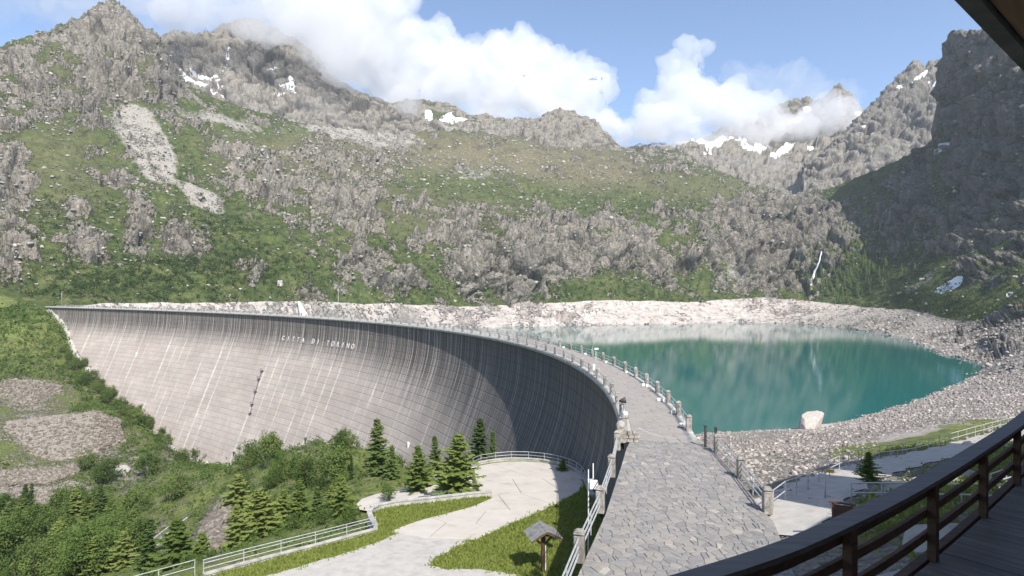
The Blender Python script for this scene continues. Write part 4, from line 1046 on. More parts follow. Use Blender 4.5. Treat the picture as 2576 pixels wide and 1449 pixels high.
cloud('cloud', 'thin grey cloud over the dark leftmost summit', [(230, 2, 40, 1600), (290, 0, 40, 1600), (350, 10, 40, 1600), (180, 0, 36, 1600), (410, 15, 50, 1600), (120, 8, 30, 1600)], .008, 10, 18, 15.0)
cloud('cloud', 'bright cumulus tower hugging the far snowy ridge', [(1700, 190, 58, 2450), (1750, 140, 46, 2450), (1785, 112, 24, 2450), (1715, 245, 88, 2450), (1800, 265, 90, 2450), (1650, 290, 80, 2450), (1600, 325, 58, 2450), (1720, 315, 78, 2450), (1860, 295, 82, 2450), (1940, 315, 70, 2450), (2000, 318, 62, 2450), (2060, 312, 56, 2450), (2115, 285, 42, 2450), (2110, 248, 22, 2450), (1565, 335, 55, 2450), (1660, 340, 52, 2450), (1900, 345, 50, 2450), (2010, 345, 48, 2450), (2150, 296, 38, 2450), (2080, 335, 36, 2450), (1540, 320, 50, 2450), (1800, 345, 50, 2450)], .011, 15, 54, 21.0)
cloud('cloud', 'thin veil of cloud above the far right peaks', [(1900, 210, 70, 3300), (1990, 225, 75, 3300), (2070, 250, 65, 3300), (1840, 190, 50, 3300), (2130, 260, 50, 3300)], .0020, 26, 70, 27.0)
cloud('cloud', 'thin grey veil of cloud in the upper left sky', [(120, 10, 80, 2200), (220, 30, 90, 2200), (330, 40, 90, 2200), (420, 50, 80, 2200), (500, 40, 80, 2200), (40, 0, 60, 2200), (600, 20, 80, 2200)], .0018, 24, 60, 33.0)
# ------------------------------------------------------------------ lettering and fittings on the dam
def face_pt(D, h, out=0.0):
    o = float(bat(h)) - .35 + out; g = dXc(D); L = math.hypot(1, g)
    return Vector((Xc(D) - o / L, D + o * g / L, -h - .45))
def face_frame(D, h):
    t = (face_pt(D - .5, h) - face_pt(D + .5, h)).normalized(); up = (face_pt(D, h - .5) - face_pt(D, h + .5)).normalized()
    nn = t.cross(up).normalized()
    return t, up, nn
WHITE = mat_simple('white_paint', [(.3, (.66, .66, .64)), (.7, (.80, .80, .78))], 3, rough=.6)
LETTER = mat_simple('faded_white_letters', [(.3, (.48, .47, .45)), (.7, (.62, .61, .59))], 1.5, rough=.7)
DARKM = mat_simple('dark_metal', [(.3, (.03, .032, .035)), (.7, (.07, .072, .075))], 3, rough=.5)
def letter_mesh(ch, size):
    cu = bpy.data.curves.new('letter', 'FONT'); cu.body = ch; cu.size = size; cu.extrude = .06; cu.offset = .02 * size; cu.align_x = 'CENTER'
    o = bpy.data.objects.new('tmp', cu); COL.objects.link(o); dg = bpy.context.evaluated_depsgraph_get(); dg.update()
    me = bpy.data.meshes.new_from_object(o.evaluated_get(dg)); bpy.data.objects.remove(o); bpy.data.curves.remove(cu)
    me.materials.clear(); me.materials.append(LETTER); return me
txt = 'CITTA DI TORINO'; px_l = np.linspace(716, 891, len(txt))
for ch, x in zip(txt, px_l):
    if ch == ' ': continue
    D = D_of_px(x); h = 9.4; t, up, nn = face_frame(D, h); p = face_pt(D, h, .10)
    o = link('letter', letter_mesh(ch, 2.6), dam); o.matrix_world = Matrix(((t.x, up.x, nn.x, p.x), (t.y, up.y, nn.y, p.y), (t.z, up.z, nn.z, p.z), (0, 0, 0, 1)))
_fv = V.reshape(-1, 3); _fx = 1288 + FPX * _fv[:, 0] / _fv[:, 1]; _fy = 724.5 - (_fv[:, 2] - CAM_Z) / _fv[:, 1] * FPX
def face_at(px, py):
    """(crest parameter, depth) of the face point seen at a pixel"""
    k = int(np.argmin((_fx - px) ** 2 + (_fy - py) ** 2)); return float(Ds[k % len(Ds)]), float(hs[k // len(Ds)])
plat = [face_at(*q) for q in ((662, 932), (652, 958), (645, 984), (638, 1012), (632, 1036))]
for i, (D, h) in enumerate(plat):
    t, up, nn = face_frame(D, h); p = face_pt(D, h, .45); rz = math.atan2(t.y, t.x)
    mb = MB(); mb.box((0, 0, 0), (1.5, .8, .12), rz)
    for k in (-.7, 0, .7): mb.box((t.x * k + nn.x * .35, t.y * k + nn.y * .35, .5), (.06, .06, 1.0), rz)
    mb.box((nn.x * .35, nn.y * .35, 1.0), (1.5, .06, .06), rz); mb.build('inspection_platform', DARKM, dam, loc=p)
    if i + 1 < len(plat):
        D2, h2 = plat[i + 1]; mb = MB()
        for k in (-.25, .25): mb.tube([face_pt(D + (D2 - D) * u, h + (h2 - h) * u, .3) + t * k for u in np.linspace(0.02, .98, 6)], .05, 5)
        mb.build('ladder', DARKM, dam)
for x, y_h in ((1104, 30), (372, 22), (858, 40), (700, 52)):
    D = D_of_px(x); t, up, nn = face_frame(D, y_h); p = face_pt(D, y_h, .1); mb = MB(); mb.box((0, 0, 0), (.7, .5, 1.7), math.atan2(t.y, t.x)); mb.build('drain_outlet', WHITE if x in (1104, 372) else DARKM, dam, loc=p)
# concrete plinth where the face meets the left hillside
top = []; 
for D in np.linspace(150, 361, 150):
    hh = np.linspace(0.5, 82, 120); f = [face_pt(D, h) for h in hh]
    k = next((i for i, p in enumerate(f) if valley_at(p.x, p.y) > p.z), None)
    if k is not None: top.append((D, hh[k]))
if len(top) > 3:
    vs = []; fs = []
    for i, (D, h) in enumerate(top):
        h = max(.3, h - 1.4 - .8 * (i % 4 == 0)); a = face_pt(D, h, .05); b = face_pt(D, h, 1.5); c = face_pt(D, h + 4.5, 1.6)
        vs += [a, b, c]
        if i: k = 3 * i; fs += [(k - 3, k, k + 1, k - 2), (k - 2, k + 1, k + 2, k - 1)]
    mb = MB(); mb.add(vs, fs); mb.build('plinth', CONC, dam)

# ------------------------------------------------------------------ stones
_ico = bmesh.new(); bmesh.ops.create_icosphere(_ico, subdivisions=1, radius=1); IV = np.array([v.co[:] for v in _ico.verts]); IF = np.array([[v.index for v in f.verts] for f in _ico.faces]); _ico.free()
_cub = bmesh.new(); bmesh.ops.create_cube(_cub, size=1.5); bmesh.ops.bevel(_cub, geom=list(_cub.edges), offset=.28, segments=1, affect='EDGES'); bmesh.ops.triangulate(_cub, faces=_cub.faces)
CV = np.array([v.co[:] for v in _cub.verts]); CF = np.array([[v.index for v in f.verts] for f in _cub.faces]); _cub.free()
def mat_stone(name, c0, c1, c2, sc_=1.0):
    m, nt, out = new_mat(name); t = NT(nt); p = t.pos(); tone = t.attr('tone').outputs['Fac']
    c = t.ramp(tone, [(0, c0), (.55, c1), (1, c2)]); n = t.noise(p, 2.0 * sc_, 5, .65)
    c = t.mix(t.rng(n, .35, .7, .45, 0), c, tuple(x * .45 for x in c1)); t.bsdf(out, c, .9, t.bump(n, .15 / sc_, .8), .15); return m
ST_WARM = mat_stone('pale_stone', (.21, .185, .165), (.37, .33, .295), (.54, .485, .435))
ST_WALL = mat_stone('wall_stone', (.115, .098, .08), (.21, .183, .152), (.32, .285, .24))
ST_GREY = mat_stone('lichen_boulder', (.16, .155, .14), (.33, .32, .285), (.52, .51, .44), .5)
def scatter(name, pos, size, mat, seed, parent=None, flat=.75, cube=True):
    r = np.random.default_rng(seed); n = len(pos); BV, BF = (CV, CF) if cube else (IV, IF)
    k = len(BV)
    ax = r.normal(size=(n, 4)); ax /= np.linalg.norm(ax, axis=1)[:, None]; w, x, y, z = ax.T
    Rm = np.stack([1 - 2 * (y * y + z * z), 2 * (x * y - z * w), 2 * (x * z + y * w), 2 * (x * y + z * w), 1 - 2 * (x * x + z * z), 2 * (y * z - x * w), 2 * (x * z - y * w), 2 * (y * z + x * w), 1 - 2 * (x * x + y * y)], -1).reshape(n, 3, 3)
    s3 = size[:, None] * r.uniform(.6, 1.15, (n, 3))
    V = BV[None] * (1 + r.normal(0, .13, (n, k, 1))) * s3[:, None, :]
    V = np.einsum('nij,nkj->nki', Rm, V); V[..., 2] *= flat
    V = V + pos[:, None, :]
    F = (BF[None] + (np.arange(n) * k)[:, None, None]).reshape(-1, 3)
    me = mesh_np(name, V.reshape(-1, 3), F, mat)
    a = me.attributes.new('tone', 'FLOAT', 'POINT'); a.data.foreach_set('value', np.repeat(r.random(n) ** 1.2, k).astype(np.float32))
    return tag(link(name, me, parent), kind='stuff')
_, P2, N2, CVR, MPX, MPY = M_main
sp_x = 1288 + FPX * P2[..., 0] / P2[..., 1]; sp_y = 724.5 - (P2[..., 2] - CAM_Z) / P2[..., 1] * FPX
def pick_main(n, wgt, seed):
    r = np.random.default_rng(seed); w = np.clip(wgt, 0, None).ravel(); w = w / w.sum()
    i = r.choice(len(w), n, p=w); p = P2.reshape(-1, 3)[i] + r.normal(0, 1.0, (n, 3)) * [1.5, 1.5, .3]; return p, r, i
rr = CVR[..., 0]
shore_m = CVR[..., 2]
area = np.linalg.norm(np.gradient(P2, axis=1), axis=-1) * np.linalg.norm(np.gradient(P2, axis=0), axis=-1)
bw = area * (0.35 + blobs(MPX, MPY, [(60, 420, 130, 260, 0, 1.2), (300, 560, 260, 170, 0, .7), (360, 360, 80, 120, -30, 1.5), (1250, 420, 320, 60, 4, .8), (800, 400, 260, 70, 0, .8), (1000, 720, 220, 40, 0, .6), (560, 300, 200, 40, 0, .8)])) * (1 - shore_m) * (sp_x > -120) * (sp_x < 2700) * (MPY < 800)
p, r, i = pick_main(9000, bw, 1)
scatter('scattered_boulders', p, np.clip(np.exp(r.normal(.0, .5, len(p))), .6, 3.0) * (.6 + p[:, 1] / 1400), ST_GREY, 2)
p, r, i = pick_main(5200, area * (shore_m > .5) * (P2[..., 2] > LAKE_Z - .5) * (sp_x > 700) * (.25 + sstep(1850, 2150, sp_x)), 3)
scatter('shore_stones', p, np.clip(np.exp(r.normal(-.7, .5, len(p))), .3, 2.2), ST_WARM, 4)
# near bank riprap
r = np.random.default_rng(5); n = 40000
x = r.uniform(12, 215, n * 4); u = r.random(n * 4); y = 28 + 250 * u ** 1.35
bz = bank_z(np.stack([x, y], -1)); vx = 1288 + FPX * x / y; vy = 724.5 - (bz - CAM_Z) / y * FPX
green_b = blobs(vx, vy, [(2340, 1096, 240, 32, -10, 1.2), (1900, 1095, 120, 14, 0, .7), (2420, 1220, 260, 60, -20, 1.), (2250, 1300, 160, 80, 0, .7), (2040, 1235, 70, 16, -35, 1.), (2330, 1160, 160, 18, -12, 2.), (2130, 1210, 80, 18, -30, 2.), (2000, 1300, 60, 40, 0, 2), (1960, 1340, 70, 70, 0, 2)])
lim = np.interp(y, [8, 17, 23, 26, 29.2, 41.5, 44, 60, 75, 140, 300], [9.5, 9.8, 11.8, 13.6, 14.3, 14.6, 14.6, 16.4, 16.8, 8.0, -40])
ok = (x > lim + .4) & (bz > LAKE_Z - .6) & (vx < 2800) & (r.random(n * 4) > green_b * .95) & (vx > 1700)
idx = np.flatnonzero(ok)[:n]; pb = np.stack([x[idx], y[idx], [bank_at(a, b) for a, b in zip(x[idx], y[idx])]], -1)
scatter('bank_stones', pb, np.clip(np.exp(r.normal(-2.35, .5, len(idx))), .04, .40) * (.6 + pb[:, 1] / 130), ST_WARM, 6)

def boulder(name, label, loc, size, seed, mat, rz=0, cat='boulder', lean=0.0, tone=.62):
    bm = bmesh.new(); bmesh.ops.create_cube(bm, size=2); bmesh.ops.subdivide_edges(bm, edges=bm.edges, cuts=7, use_grid_fill=True)
    V = np.array([v.co[:] for v in bm.verts]); V /= np.maximum(np.linalg.norm(V, axis=1)[:, None] * .55 + .45, 1e-6)
    rs = np.random.default_rng(seed)
    for k in range(9):                                   # chop flat facets
        d = rs.normal(size=3); d /= np.linalg.norm(d); c = rs.uniform(.62, .85); ex = np.clip(V @ d - c, 0, None); V -= ex[:, None] * d
    V += (fbm(V * 1.7 + seed, 4)[:, None] * .06 + .03 * fbm(V * 6 + seed, 3)[:, None]) * V
    V *= np.array(size); V[:, 0] += lean * V[:, 2]
    for v, c in zip(bm.verts, V): v.co = c
    me = bpy.data.meshes.new(name); bm.to_mesh(me); bm.free(); me.materials.append(mat)
    a = me.attributes.new('tone', 'FLOAT', 'POINT'); a.data.foreach_set('value', [tone] * len(me.vertices))
    o = link(name, me, None, loc, (0, 0, rz)); tag(o, label, cat); return o
bl = at(2036, 1062, 166)
boulder('boulder', 'huge pale block of rock alone at the edge of the water', (bl[0], bl[1], LAKE_Z + 2.6), (3.4, 2.8, 4.0), 4, ST_WARM, .3, lean=.42, tone=1.0)
sl = at(2070, 1076, 172); boulder('rock_slab', 'low pale rock slab lying in the shallow water beside the huge block', (sl[0] + 3, sl[1], LAKE_Z + .2), (9, 4, 1.1), 9, ST_WARM, .2)

# ------------------------------------------------------------------ plants
def mat_leaf(name, c0, c1, c2, trans=.3):
    m, nt, out = new_mat(name); t = NT(nt)
    n = t.noise(t.obj(), 3.0, 3, .6); v = t.math('ADD', t.math('MULTIPLY', t.rnd(), .5), t.math('MULTIPLY', n, .6))
    c = t.ramp(v, [(.2, c0), (.5, c1), (.85, c2)])
    d = nt.nodes.new('ShaderNodeBsdfDiffuse'); tr = nt.nodes.new('ShaderNodeBsdfTranslucent'); mx = nt.nodes.new('ShaderNodeMixShader')
    t.sock(d, 0, c); t.sock(tr, 0, c); mx.inputs[0].default_value = trans
    nt.links.new(d.outputs[0], mx.inputs[1]); nt.links.new(tr.outputs[0], mx.inputs[2]); nt.links.new(mx.outputs[0], out.inputs[0]); return m
LF_SPRUCE = mat_leaf('spruce_needles', (.045, .073, .024), (.09, .135, .04), (.15, .195, .06), .32)
LF_LARCH = mat_leaf('larch_needles', (.09, .135, .034), (.165, .215, .058), (.235, .275, .085), .4)
LF_ALDER = mat_leaf('alder_leaves', (.055, .092, .024), (.105, .16, .042), (.17, .22, .065), .38)
LF_SCRUB = mat_leaf('mountain_scrub', (.018, .034, .012), (.036, .060, .019), (.065, .092, .030), .2)
BARK = mat_simple('bark', [(.3, (.05, .04, .032)), (.7, (.13, .11, .09))], 6, stretch=(1, 1, .3))
def conifer_meshes(seed, dens=1.0, width=.26, droop=.35, mat=None, fol=1.0):
    r = random.Random(seed); tr = MB(); tr.tube([(0, 0, -.04), (r.uniform(-.01, .01), 0, .5), (0, 0, .98)], .020, 7, .003)
    V = []; F = []
    z = .07
    while z < .985:
        L = width * (1 - z) ** .72 * (1.0 if z > .18 else .75) + .012
        nb = max(4, int((6 + 3 * (1 - z)) * dens)); a0 = r.random() * 6.28
        for k in range(nb):
            if r.random() < .16: continue
            a = a0 + 6.283 * k / nb + r.uniform(-.3, .3); l = L * r.uniform(.45, 1.22)
            ca, sa = math.cos(a), math.sin(a); zz = z + r.uniform(-.014, .014)
            m = max(3, int(l / .030))
            for j in range(m):
                u = (j + .6) / m; rad = l * u; h = zz - droop * l * u * (1.2 - .5 * u) + .10 * l * u * u * u
                w = (.026 + .020 * (1 - u)) * r.uniform(.7, 1.3) * fol
                for sgn in (-1, 1):
                    tx, ty = -sa * sgn, ca * sgn; b = len(V); dz = -r.uniform(.2, .75) * w
                    V += [(ca * (rad - .02), sa * (rad - .02), h), (ca * (rad + .024), sa * (rad + .024), h - .004), (ca * (rad + .018) + tx * w, sa * (rad + .018) + ty * w, h + dz), (ca * (rad - .012) + tx * w * .8, sa * (rad - .012) + ty * w * .8, h + dz * .8)]
                    F.append((b, b + 1, b + 2, b + 3))
        z += .030 + .010 * (1 - z)
    b = len(V); V += [(-.008, 0, .96), (.008, 0, .96), (0, 0, 1.03)]; F.append((b, b + 1, b + 2))
    me = bpy.data.meshes.new('crown'); me.from_pydata(V, [], F); me.materials.append(mat); me.update()
    return tr.mesh('trunk', BARK), me
def bush_meshes(seed, wide=.55, mat=None, clumps=70, lift=.12):
    r = random.Random(seed); rn = np.random.default_rng(seed); tr = MB(); V = []; F = []
    tips = []
    for k in range(6):
        a = r.random() * 6.28; q = wide * .5 * r.uniform(.3, 1); p1 = (q * .4 * math.cos(a), q * .4 * math.sin(a), .3); p2 = (q * math.cos(a), q * math.sin(a), r.uniform(.55, .85))
        tr.tube([(0, 0, -.05), p1, p2], .022, 5, .006)
    for k in range(clumps):
        d = rn.normal(size=3); d /= np.linalg.norm(d); rad = r.random() ** .38
        c = np.array([d[0] * wide * .5 * rad, d[1] * wide * .5 * rad, .5 + lift / 2 + d[2] * (.5 - lift / 2) * rad])
        c *= 1 + .16 * math.sin(5 * d[0] + seed) * math.cos(4 * d[1] + 2 * d[2]); cs = r.uniform(.06, .12)
        for j in range(34):
            e = rn.normal(size=3) * cs * .62; q = c + e; sz = r.uniform(.016, .032)
            n_ = rn.normal(size=3) + np.array([0, 0, .7]) + d * .6; n_ /= np.linalg.norm(n_); t1 = np.cross(n_, rn.normal(size=3)); t1 /= np.linalg.norm(t1); t2 = np.cross(n_, t1)
            b = len(V); V += [tuple(q - t1 * sz), tuple(q + t2 * sz * .7), tuple(q + t1 * sz), tuple(q - t2 * sz * .7)]; F.append((b, b + 1, b + 2, b + 3))
    me = bpy.data.meshes.new('crown'); me.from_pydata(V, [], F); me.materials.append(mat); me.update()
    return tr.mesh('trunk', BARK), me
PROTO = {'spruce': [conifer_meshes(s, 1.1, .30, .34, LF_SPRUCE, 1.25) for s in (1, 2, 3, 4)], 'slim': [conifer_meshes(5, .9, .16, .5, LF_SPRUCE), conifer_meshes(6, .8, .19, .45, LF_SPRUCE)],
         'larch': [conifer_meshes(s, .95, .46, .14, LF_LARCH, 1.5) for s in (7, 8, 9)], 'bush': [bush_meshes(s, w, LF_ALDER) for s, w in ((11, .95), (12, 1.1), (13, .8))], 'birch': [bush_meshes(15, .6, LF_ALDER, 46, .4), bush_meshes(16, .7, LF_ALDER, 60, .3)]}
NAMES = {'spruce': 'spruce_tree', 'slim': 'spruce_tree', 'larch': 'larch_tree', 'bush': 'alder_bush', 'birch': 'broadleaf_tree'}
CATS = {'spruce': 'tree', 'slim': 'tree', 'larch': 'tree', 'bush': 'bush', 'birch': 'tree'}
tr_r = random.Random(21)
def plant(kind, px, D, h, label, group=None, z=None, wide=1.0):
    x = (px - 1288) / FPX * D
    if z is None: z = valley_at(x, D)
    e = empty(NAMES[kind], (x, D, z - .1), tr_r.random() * 6.28); tag(e, label, CATS[kind], group)
    wide *= tr_r.uniform(.85, 1.18); e.rotation_euler = (tr_r.gauss(0, .035), tr_r.gauss(0, .035), e.rotation_euler.z); e.scale = (h * wide, h * wide * tr_r.uniform(.9, 1.1), h); t_, c_ = tr_r.choice(PROTO[kind])
    link('trunk', t_, e); link('crown', c_, e); return e
plant('spruce', 954, 97, 9.2, 'tall pointed spruce standing alone against the foot of the dam')
plant('spruce', 1204, 87, 8.4, 'tall dark spruce behind the left end of the curved railing', wide=1.1, z=-15.8)
plant('slim', 1238, 90, 6.2, 'thin spruce squeezed between the tall dark spruce and the dam', z=-16)
plant('larch', 1415, 79, 2.6, 'little light green larch behind the right part of the curved railing', z=-13.6)
plant('larch', 1144, 68.5, 6.8, 'broad light green larch on the low white wall', z=TZ(68.5), wide=1.15)
plant('larch', 1056, 77, 6.2, 'light green larch beside the lower ramp, left of the broad one', z=-14.9, wide=1.1)
plant('spruce', 986, 92, 5.4, 'small spruce just right of the tall pointed one')
plant('spruce', 1100, 96, 6.4, 'half hidden spruce behind the two light green larches', z=-18.5)
plant('bush', 978, 74, 2.2, 'low twiggy bush at the round end of the lower ramp', z=-14.9)
plant('slim', 885, 100, 4.2, 'small narrow spruce left of the stone knoll')
plant('bush', 777, 112, 6.4, 'big round dark green bush at the edge of the meadow')
plant('bush', 842, 101, 7.0, 'tall leafy bush right of the round one above the meadow')
plant('bush', 711, 125, 5.0, 'lower bush left of the round one in front of the dam')
plant('birch', 676, 138, 7.6, 'thin broadleaf tree sticking up in front of the dam foot')
plant('bush', 620, 152, 6.6, 'bright green bush at the lowest point of the dam')
plant('larch', 594, 106, 7.6, 'large light green larch above the stony gully')
plant('larch', 640, 96, 5.0, 'light green larch right of the stony gully')
plant('larch', 707, 77, 5.0, 'young pale larch in the middle of the meadow, behind the railing')
plant('larch', 756, 76, 5.2, 'airy larch in the meadow right of the young pale one')
plant('spruce', 800, 72, 4.0, 'short conifer just behind the long railing')
plant('larch', 864, 70, 5.0, 'airy larch on the slope close to the end of the long railing')
plant('larch', 835, 74, 3.6, 'small pale larch in the meadow near the end of the railing')
plant('bush', 666, 92, 3.6, 'rounded bush at the left edge of the meadow')
plant('spruce', 373, 82, 8.0, 'dark spruce at the bottom of the picture left of the stony strip')
plant('larch', 447, 78, 7.6, 'light green larch at the bottom of the picture right of the stony strip')
plant('larch', 505, 74, 4.6, 'little larch above the kink in the railing')
plant('larch', 660, 70, 6.0, 'bushy larch just behind the middle of the long railing')
plant('larch', 600, 66, 5.0, 'bushy larch behind the left part of the long railing')
plant('slim', 78, 172, 9.5, 'single dark conifer standing up from the wood at the left edge')
plant('bush', 371, 212, 8.5, 'round bush on the slope left of the dam foot')
plant('bush', 345, 150, 7.5, 'bush at the right-hand edge of the wood')
plant('bush', 437, 150, 7.0, 'bush at the upper end of the concrete channel')
plant('bush', 262, 205, 9.0, 'spreading bush between the stone walls and the grey boulder')
plant('bush', 215, 216, 7.5, 'bush at the end of the middle stone wall')
plant('larch', 2185, 33.5, 1.7, 'small larch between the shaded track and the balcony', z=.4)
for k in range(92):
    px = tr_r.uniform(-30, 350); D = tr_r.uniform(92, 178); x = (px - 1288) / FPX * D; z = valley_at(x, D)
    y_ = 724.5 - (z - CAM_Z) / D * FPX
    if y_ < 1275 + .10 * abs(px - 150): continue
    kd = tr_r.choice(['bush', 'bush', 'birch', 'birch', 'larch', 'spruce'])
    hh_ = tr_r.uniform(5.5, 9.5); sz_ = 'tall ' if hh_ > 8.3 else ('small ' if hh_ < 6.4 else ''); zn = 'at the left edge of' if px < 40 else ('at the bottom edge of' if y_ > 1440 else ('at the upper edge of' if D > 152 else ('on the right side of' if px > 260 else 'in the middle of')))
    plant(kd, px, D, hh_, {'bush': sz_ + 'leafy green bush ' + zn + ' the wood at the lower left', 'birch': sz_ + 'broadleaf tree ' + zn + ' the wood at the lower left', 'larch': sz_ + 'light green larch ' + zn + ' the wood at the lower left', 'spruce': sz_ + 'dark spruce ' + zn + ' the wood at the lower left'}[kd], 'trees of the wood at the lower left')
for k in range(60):
    u = tr_r.random(); px = 215 + 330 * u - tr_r.uniform(8, 75); D = 338 - 78 * u - tr_r.uniform(4, 30)
    plant(tr_r.choice(['bush', 'bush', 'birch']), px, D, tr_r.uniform(3.5, 7.0), ('upper' if u < .3 else 'middle' if u < .65 else 'lower') + ' green bush in the strip along the left foot of the dam', 'bushes along the left foot of the dam')
for k in range(34):
    px = tr_r.uniform(560, 1180); D = tr_r.uniform(118, 185)
    plant(tr_r.choice(['bush', 'birch', 'bush']), px, D, tr_r.uniform(3.5, 6.5), ('left part: ' if px < 760 else 'middle part: ' if px < 960 else 'right part: ') + 'bush in the thicket at the bottom of the dam', 'thicket at the bottom of the dam')
for k in range(24):
    px = tr_r.uniform(470, 900); D = tr_r.uniform(60, 110)
    plant('bush', px, D, tr_r.uniform(1.0, 2.2), 'low shrub scattered over the meadow slope behind the railing', 'low shrubs on the meadow slope')
# scrub on the mountainside: nobody could count it
def leaf_cloud(name, pos, size, per, mat, seed, squash=.7, leaf=.34):
    r = np.random.default_rng(seed); n = len(pos)
    c = r.normal(size=(n, per, 3)) * .5; c[..., 2] = np.abs(c[..., 2]) * squash * 1.6
    c = c * size[:, None, None] + pos[:, None, :]
    t1 = r.normal(size=(n, per, 3)); t1 /= np.linalg.norm(t1, axis=-1, keepdims=True); t2 = r.normal(size=(n, per, 3)); t2 /= np.linalg.norm(t2, axis=-1, keepdims=True)
    s = (leaf * size)[:, None, None] * r.uniform(.6, 1.3, (n, per, 1))
    V = np.stack([c - t1 * s, c + t1 * s, c + t2 * s * 1.2], 2).reshape(-1, 3); F = np.arange(len(V)).reshape(-1, 3)
    return tag(link(name, mesh_np(name, V, F, mat)), kind='stuff')
sw = area * np.clip(blobs(MPX, MPY, [(300, 700, 260, 70, 0, 1.2), (600, 700, 240, 70, 0, 1.1), (560, 590, 130, 80, 30, .8), (150, 560, 150, 90, 0, .4), (1050, 690, 120, 70, 30, .7), (1430, 735, 130, 35, 0, 1.), (1660, 735, 140, 35, 15, .9), (1230, 610, 60, 60, 0, .5), (2200, 690, 190, 80, 0, 1.2), (2350, 780, 160, 40, 0, 1.), (1900, 740, 120, 25, 0, .6), (430, 400, 90, 50, 30, .3), (1180, 720, 120, 30, 0, .6)]), 0, 2) * (1 - shore_m) * sstep(.75, .35, rr)
p, r, i = pick_main(9500, sw + .10 * area * (1 - shore_m) * (MPY > 440) * sstep(.7, .3, rr), 8); leaf_cloud('mountain_scrub', p, r.uniform(1.0, 3.0, len(p)), 14, LF_SCRUB, 9)
p, r, i = pick_main(420, area * np.clip(blobs(MPX, MPY, [(2130, 680, 90, 70, -20, 1.2), (2090, 720, 60, 40, 0, 1.), (2230, 640, 80, 60, -20, .5), (1680, 742, 30, 12, 0, .9), (1400, 742, 30, 10, 0, .6)]), 0, 2) * (1 - shore_m), 10)
hT = r.uniform(6, 13, len(p)); V = []; F = []
for q, h in zip(p, hT):
    for k in range(5):
        zb = h * (.08 + .17 * k); rad = h * .17 * (1 - k / 5.6); b = len(V); m = 6; a0 = r.random() * 6
        V += [(q[0] + rad * r.uniform(.75, 1.25) * math.cos(a0 + 6.283 * j / m), q[1] + rad * math.sin(a0 + 6.283 * j / m), q[2] + zb + r.uniform(-.3, .2)) for j in range(m)] + [(q[0], q[1], q[2] + zb + h * .27)]
        F += [(b + j, b + (j + 1) % m, b + m) for j in range(m)]
tag(link('conifer_wood', mesh_np('conifer_wood', V, F, LF_SPRUCE)), kind='stuff')
# grass tufts on the terrace and in the valley meadow
r = np.random.default_rng(31); gx_ = r.uniform(-34, 9, 60000); gy2 = r.uniform(34, 74, 60000)
ok = np.array([inside(LAWN_POLY, a, b) and not inside(sp, a + 1.2 * c_, b + 1.2 * d_) and not inside(gp, a + 1.6 * c_, b + 1.6 * d_) for a, b, c_, d_ in zip(gx_, gy2, r.normal(0, .16, 60000), r.normal(0, .16, 60000))]); gpos = np.stack([gx_, gy2, TZ(gy2)], -1)[ok][:24000]
LF_GRASS = mat_leaf('grass_blades', (.115, .165, .03), (.185, .24, .05), (.27, .28, .085), .38)
n = len(gpos); per = 3; t1 = r.normal(0, .05, (n, per, 3)); t1[..., 2] = 0; base = gpos[:, None, :] + r.normal(0, .12, (n, per, 3)) * [1, 1, 0]; tip = base + r.normal(0, .06, (n, per, 3)) + np.stack([0 * t1[..., 0], 0 * t1[..., 0], r.uniform(.08, .24, (n, per))], -1)
V = np.stack([base - t1, base + t1, tip], 2).reshape(-1, 3); tag(link('lawn_grass', mesh_np('lawn_grass', V, np.arange(len(V)).reshape(-1, 3), LF_GRASS)), kind='stuff')
p = np.stack([r.uniform(-300, 5, 30000), r.uniform(50, 408, 30000)], -1); p = p[(p[:, 0] < Xc(p[:, 1]) - 3) & (p[:, 0] > -.9 * p[:, 1] - 10)][:11000]
pz = np.array([[a, b, valley_at(a, b)] for a, b in p]); ux_ = 1288 + FPX * pz[:, 0] / pz[:, 1]; uy_ = 724.5 - (pz[:, 2] - CAM_Z) / pz[:, 1] * FPX
pz = pz[blobs(ux_, uy_, [(70, 1000, 130, 45, 0, 1), (110, 1110, 200, 60, 0, 1.), (60, 1250, 170, 60, 0, 1.), (545, 1335, 40, 80, 25, 1.)]) < .35]; leaf_cloud('valley_undergrowth', pz, r.uniform(.35, .9, len(pz)) * (.5 + pz[:, 1] / 150), 9, LF_ALDER, 33)

# ------------------------------------------------------------------ dry stone walls on the left slope
def stone_terrace(label, top, bot, seed):
    a = np.array(top, float); b = np.array(bot, float); n = 40; m = 12
    def res(q): t = np.linspace(0, 1, len(q)); tt = np.linspace(0, 1, n); return np.stack([np.interp(tt, t, q[:, k]) for k in range(3)], -1)
    A, B = res(a), res(b); G = np.array([[at(*(A[i] * (1 - v) + B[i] * v)) for i in range(n)] for v in np.linspace(0, 1, m)])
    kf = np.linspace(4.0, -2.5, m)[:, None]; Y0 = G[..., 1].copy(); G[..., 1] -= kf; G[..., 0] *= G[..., 1] / Y0; G[..., 2] = CAM_Z + (G[..., 2] - CAM_Z) * G[..., 1] / Y0; G[-1, :, 2] -= 2.5; G[0, :, 1] += 2.5; G += .5 * fbm(G / 3.0 + seed, 3)[..., None]
    e = empty('retaining_wall', tuple(G[-1, n // 2])); tag(e, label, 'wall'); o_ = np.array(e.location)
    link('wall_face', mesh_np('wall_face', (G - o_).reshape(-1, 3), grid_faces(m, n), STONEWALL), e)
    r = np.random.default_rng(seed); k = int(1400); i = r.integers(0, n - 1, k); j = r.integers(0, m - 1, k); u = r.random((k, 1)); v = r.random((k, 1))
    p = (G[j, i] * (1 - u) + G[j, i + 1] * u) * (1 - v) + (G[j + 1, i] * (1 - u) + G[j + 1, i + 1] * u) * v
    scatter('wall_stones', p - o_, r.uniform(.35, .85, k), ST_WALL, seed + 1, e)
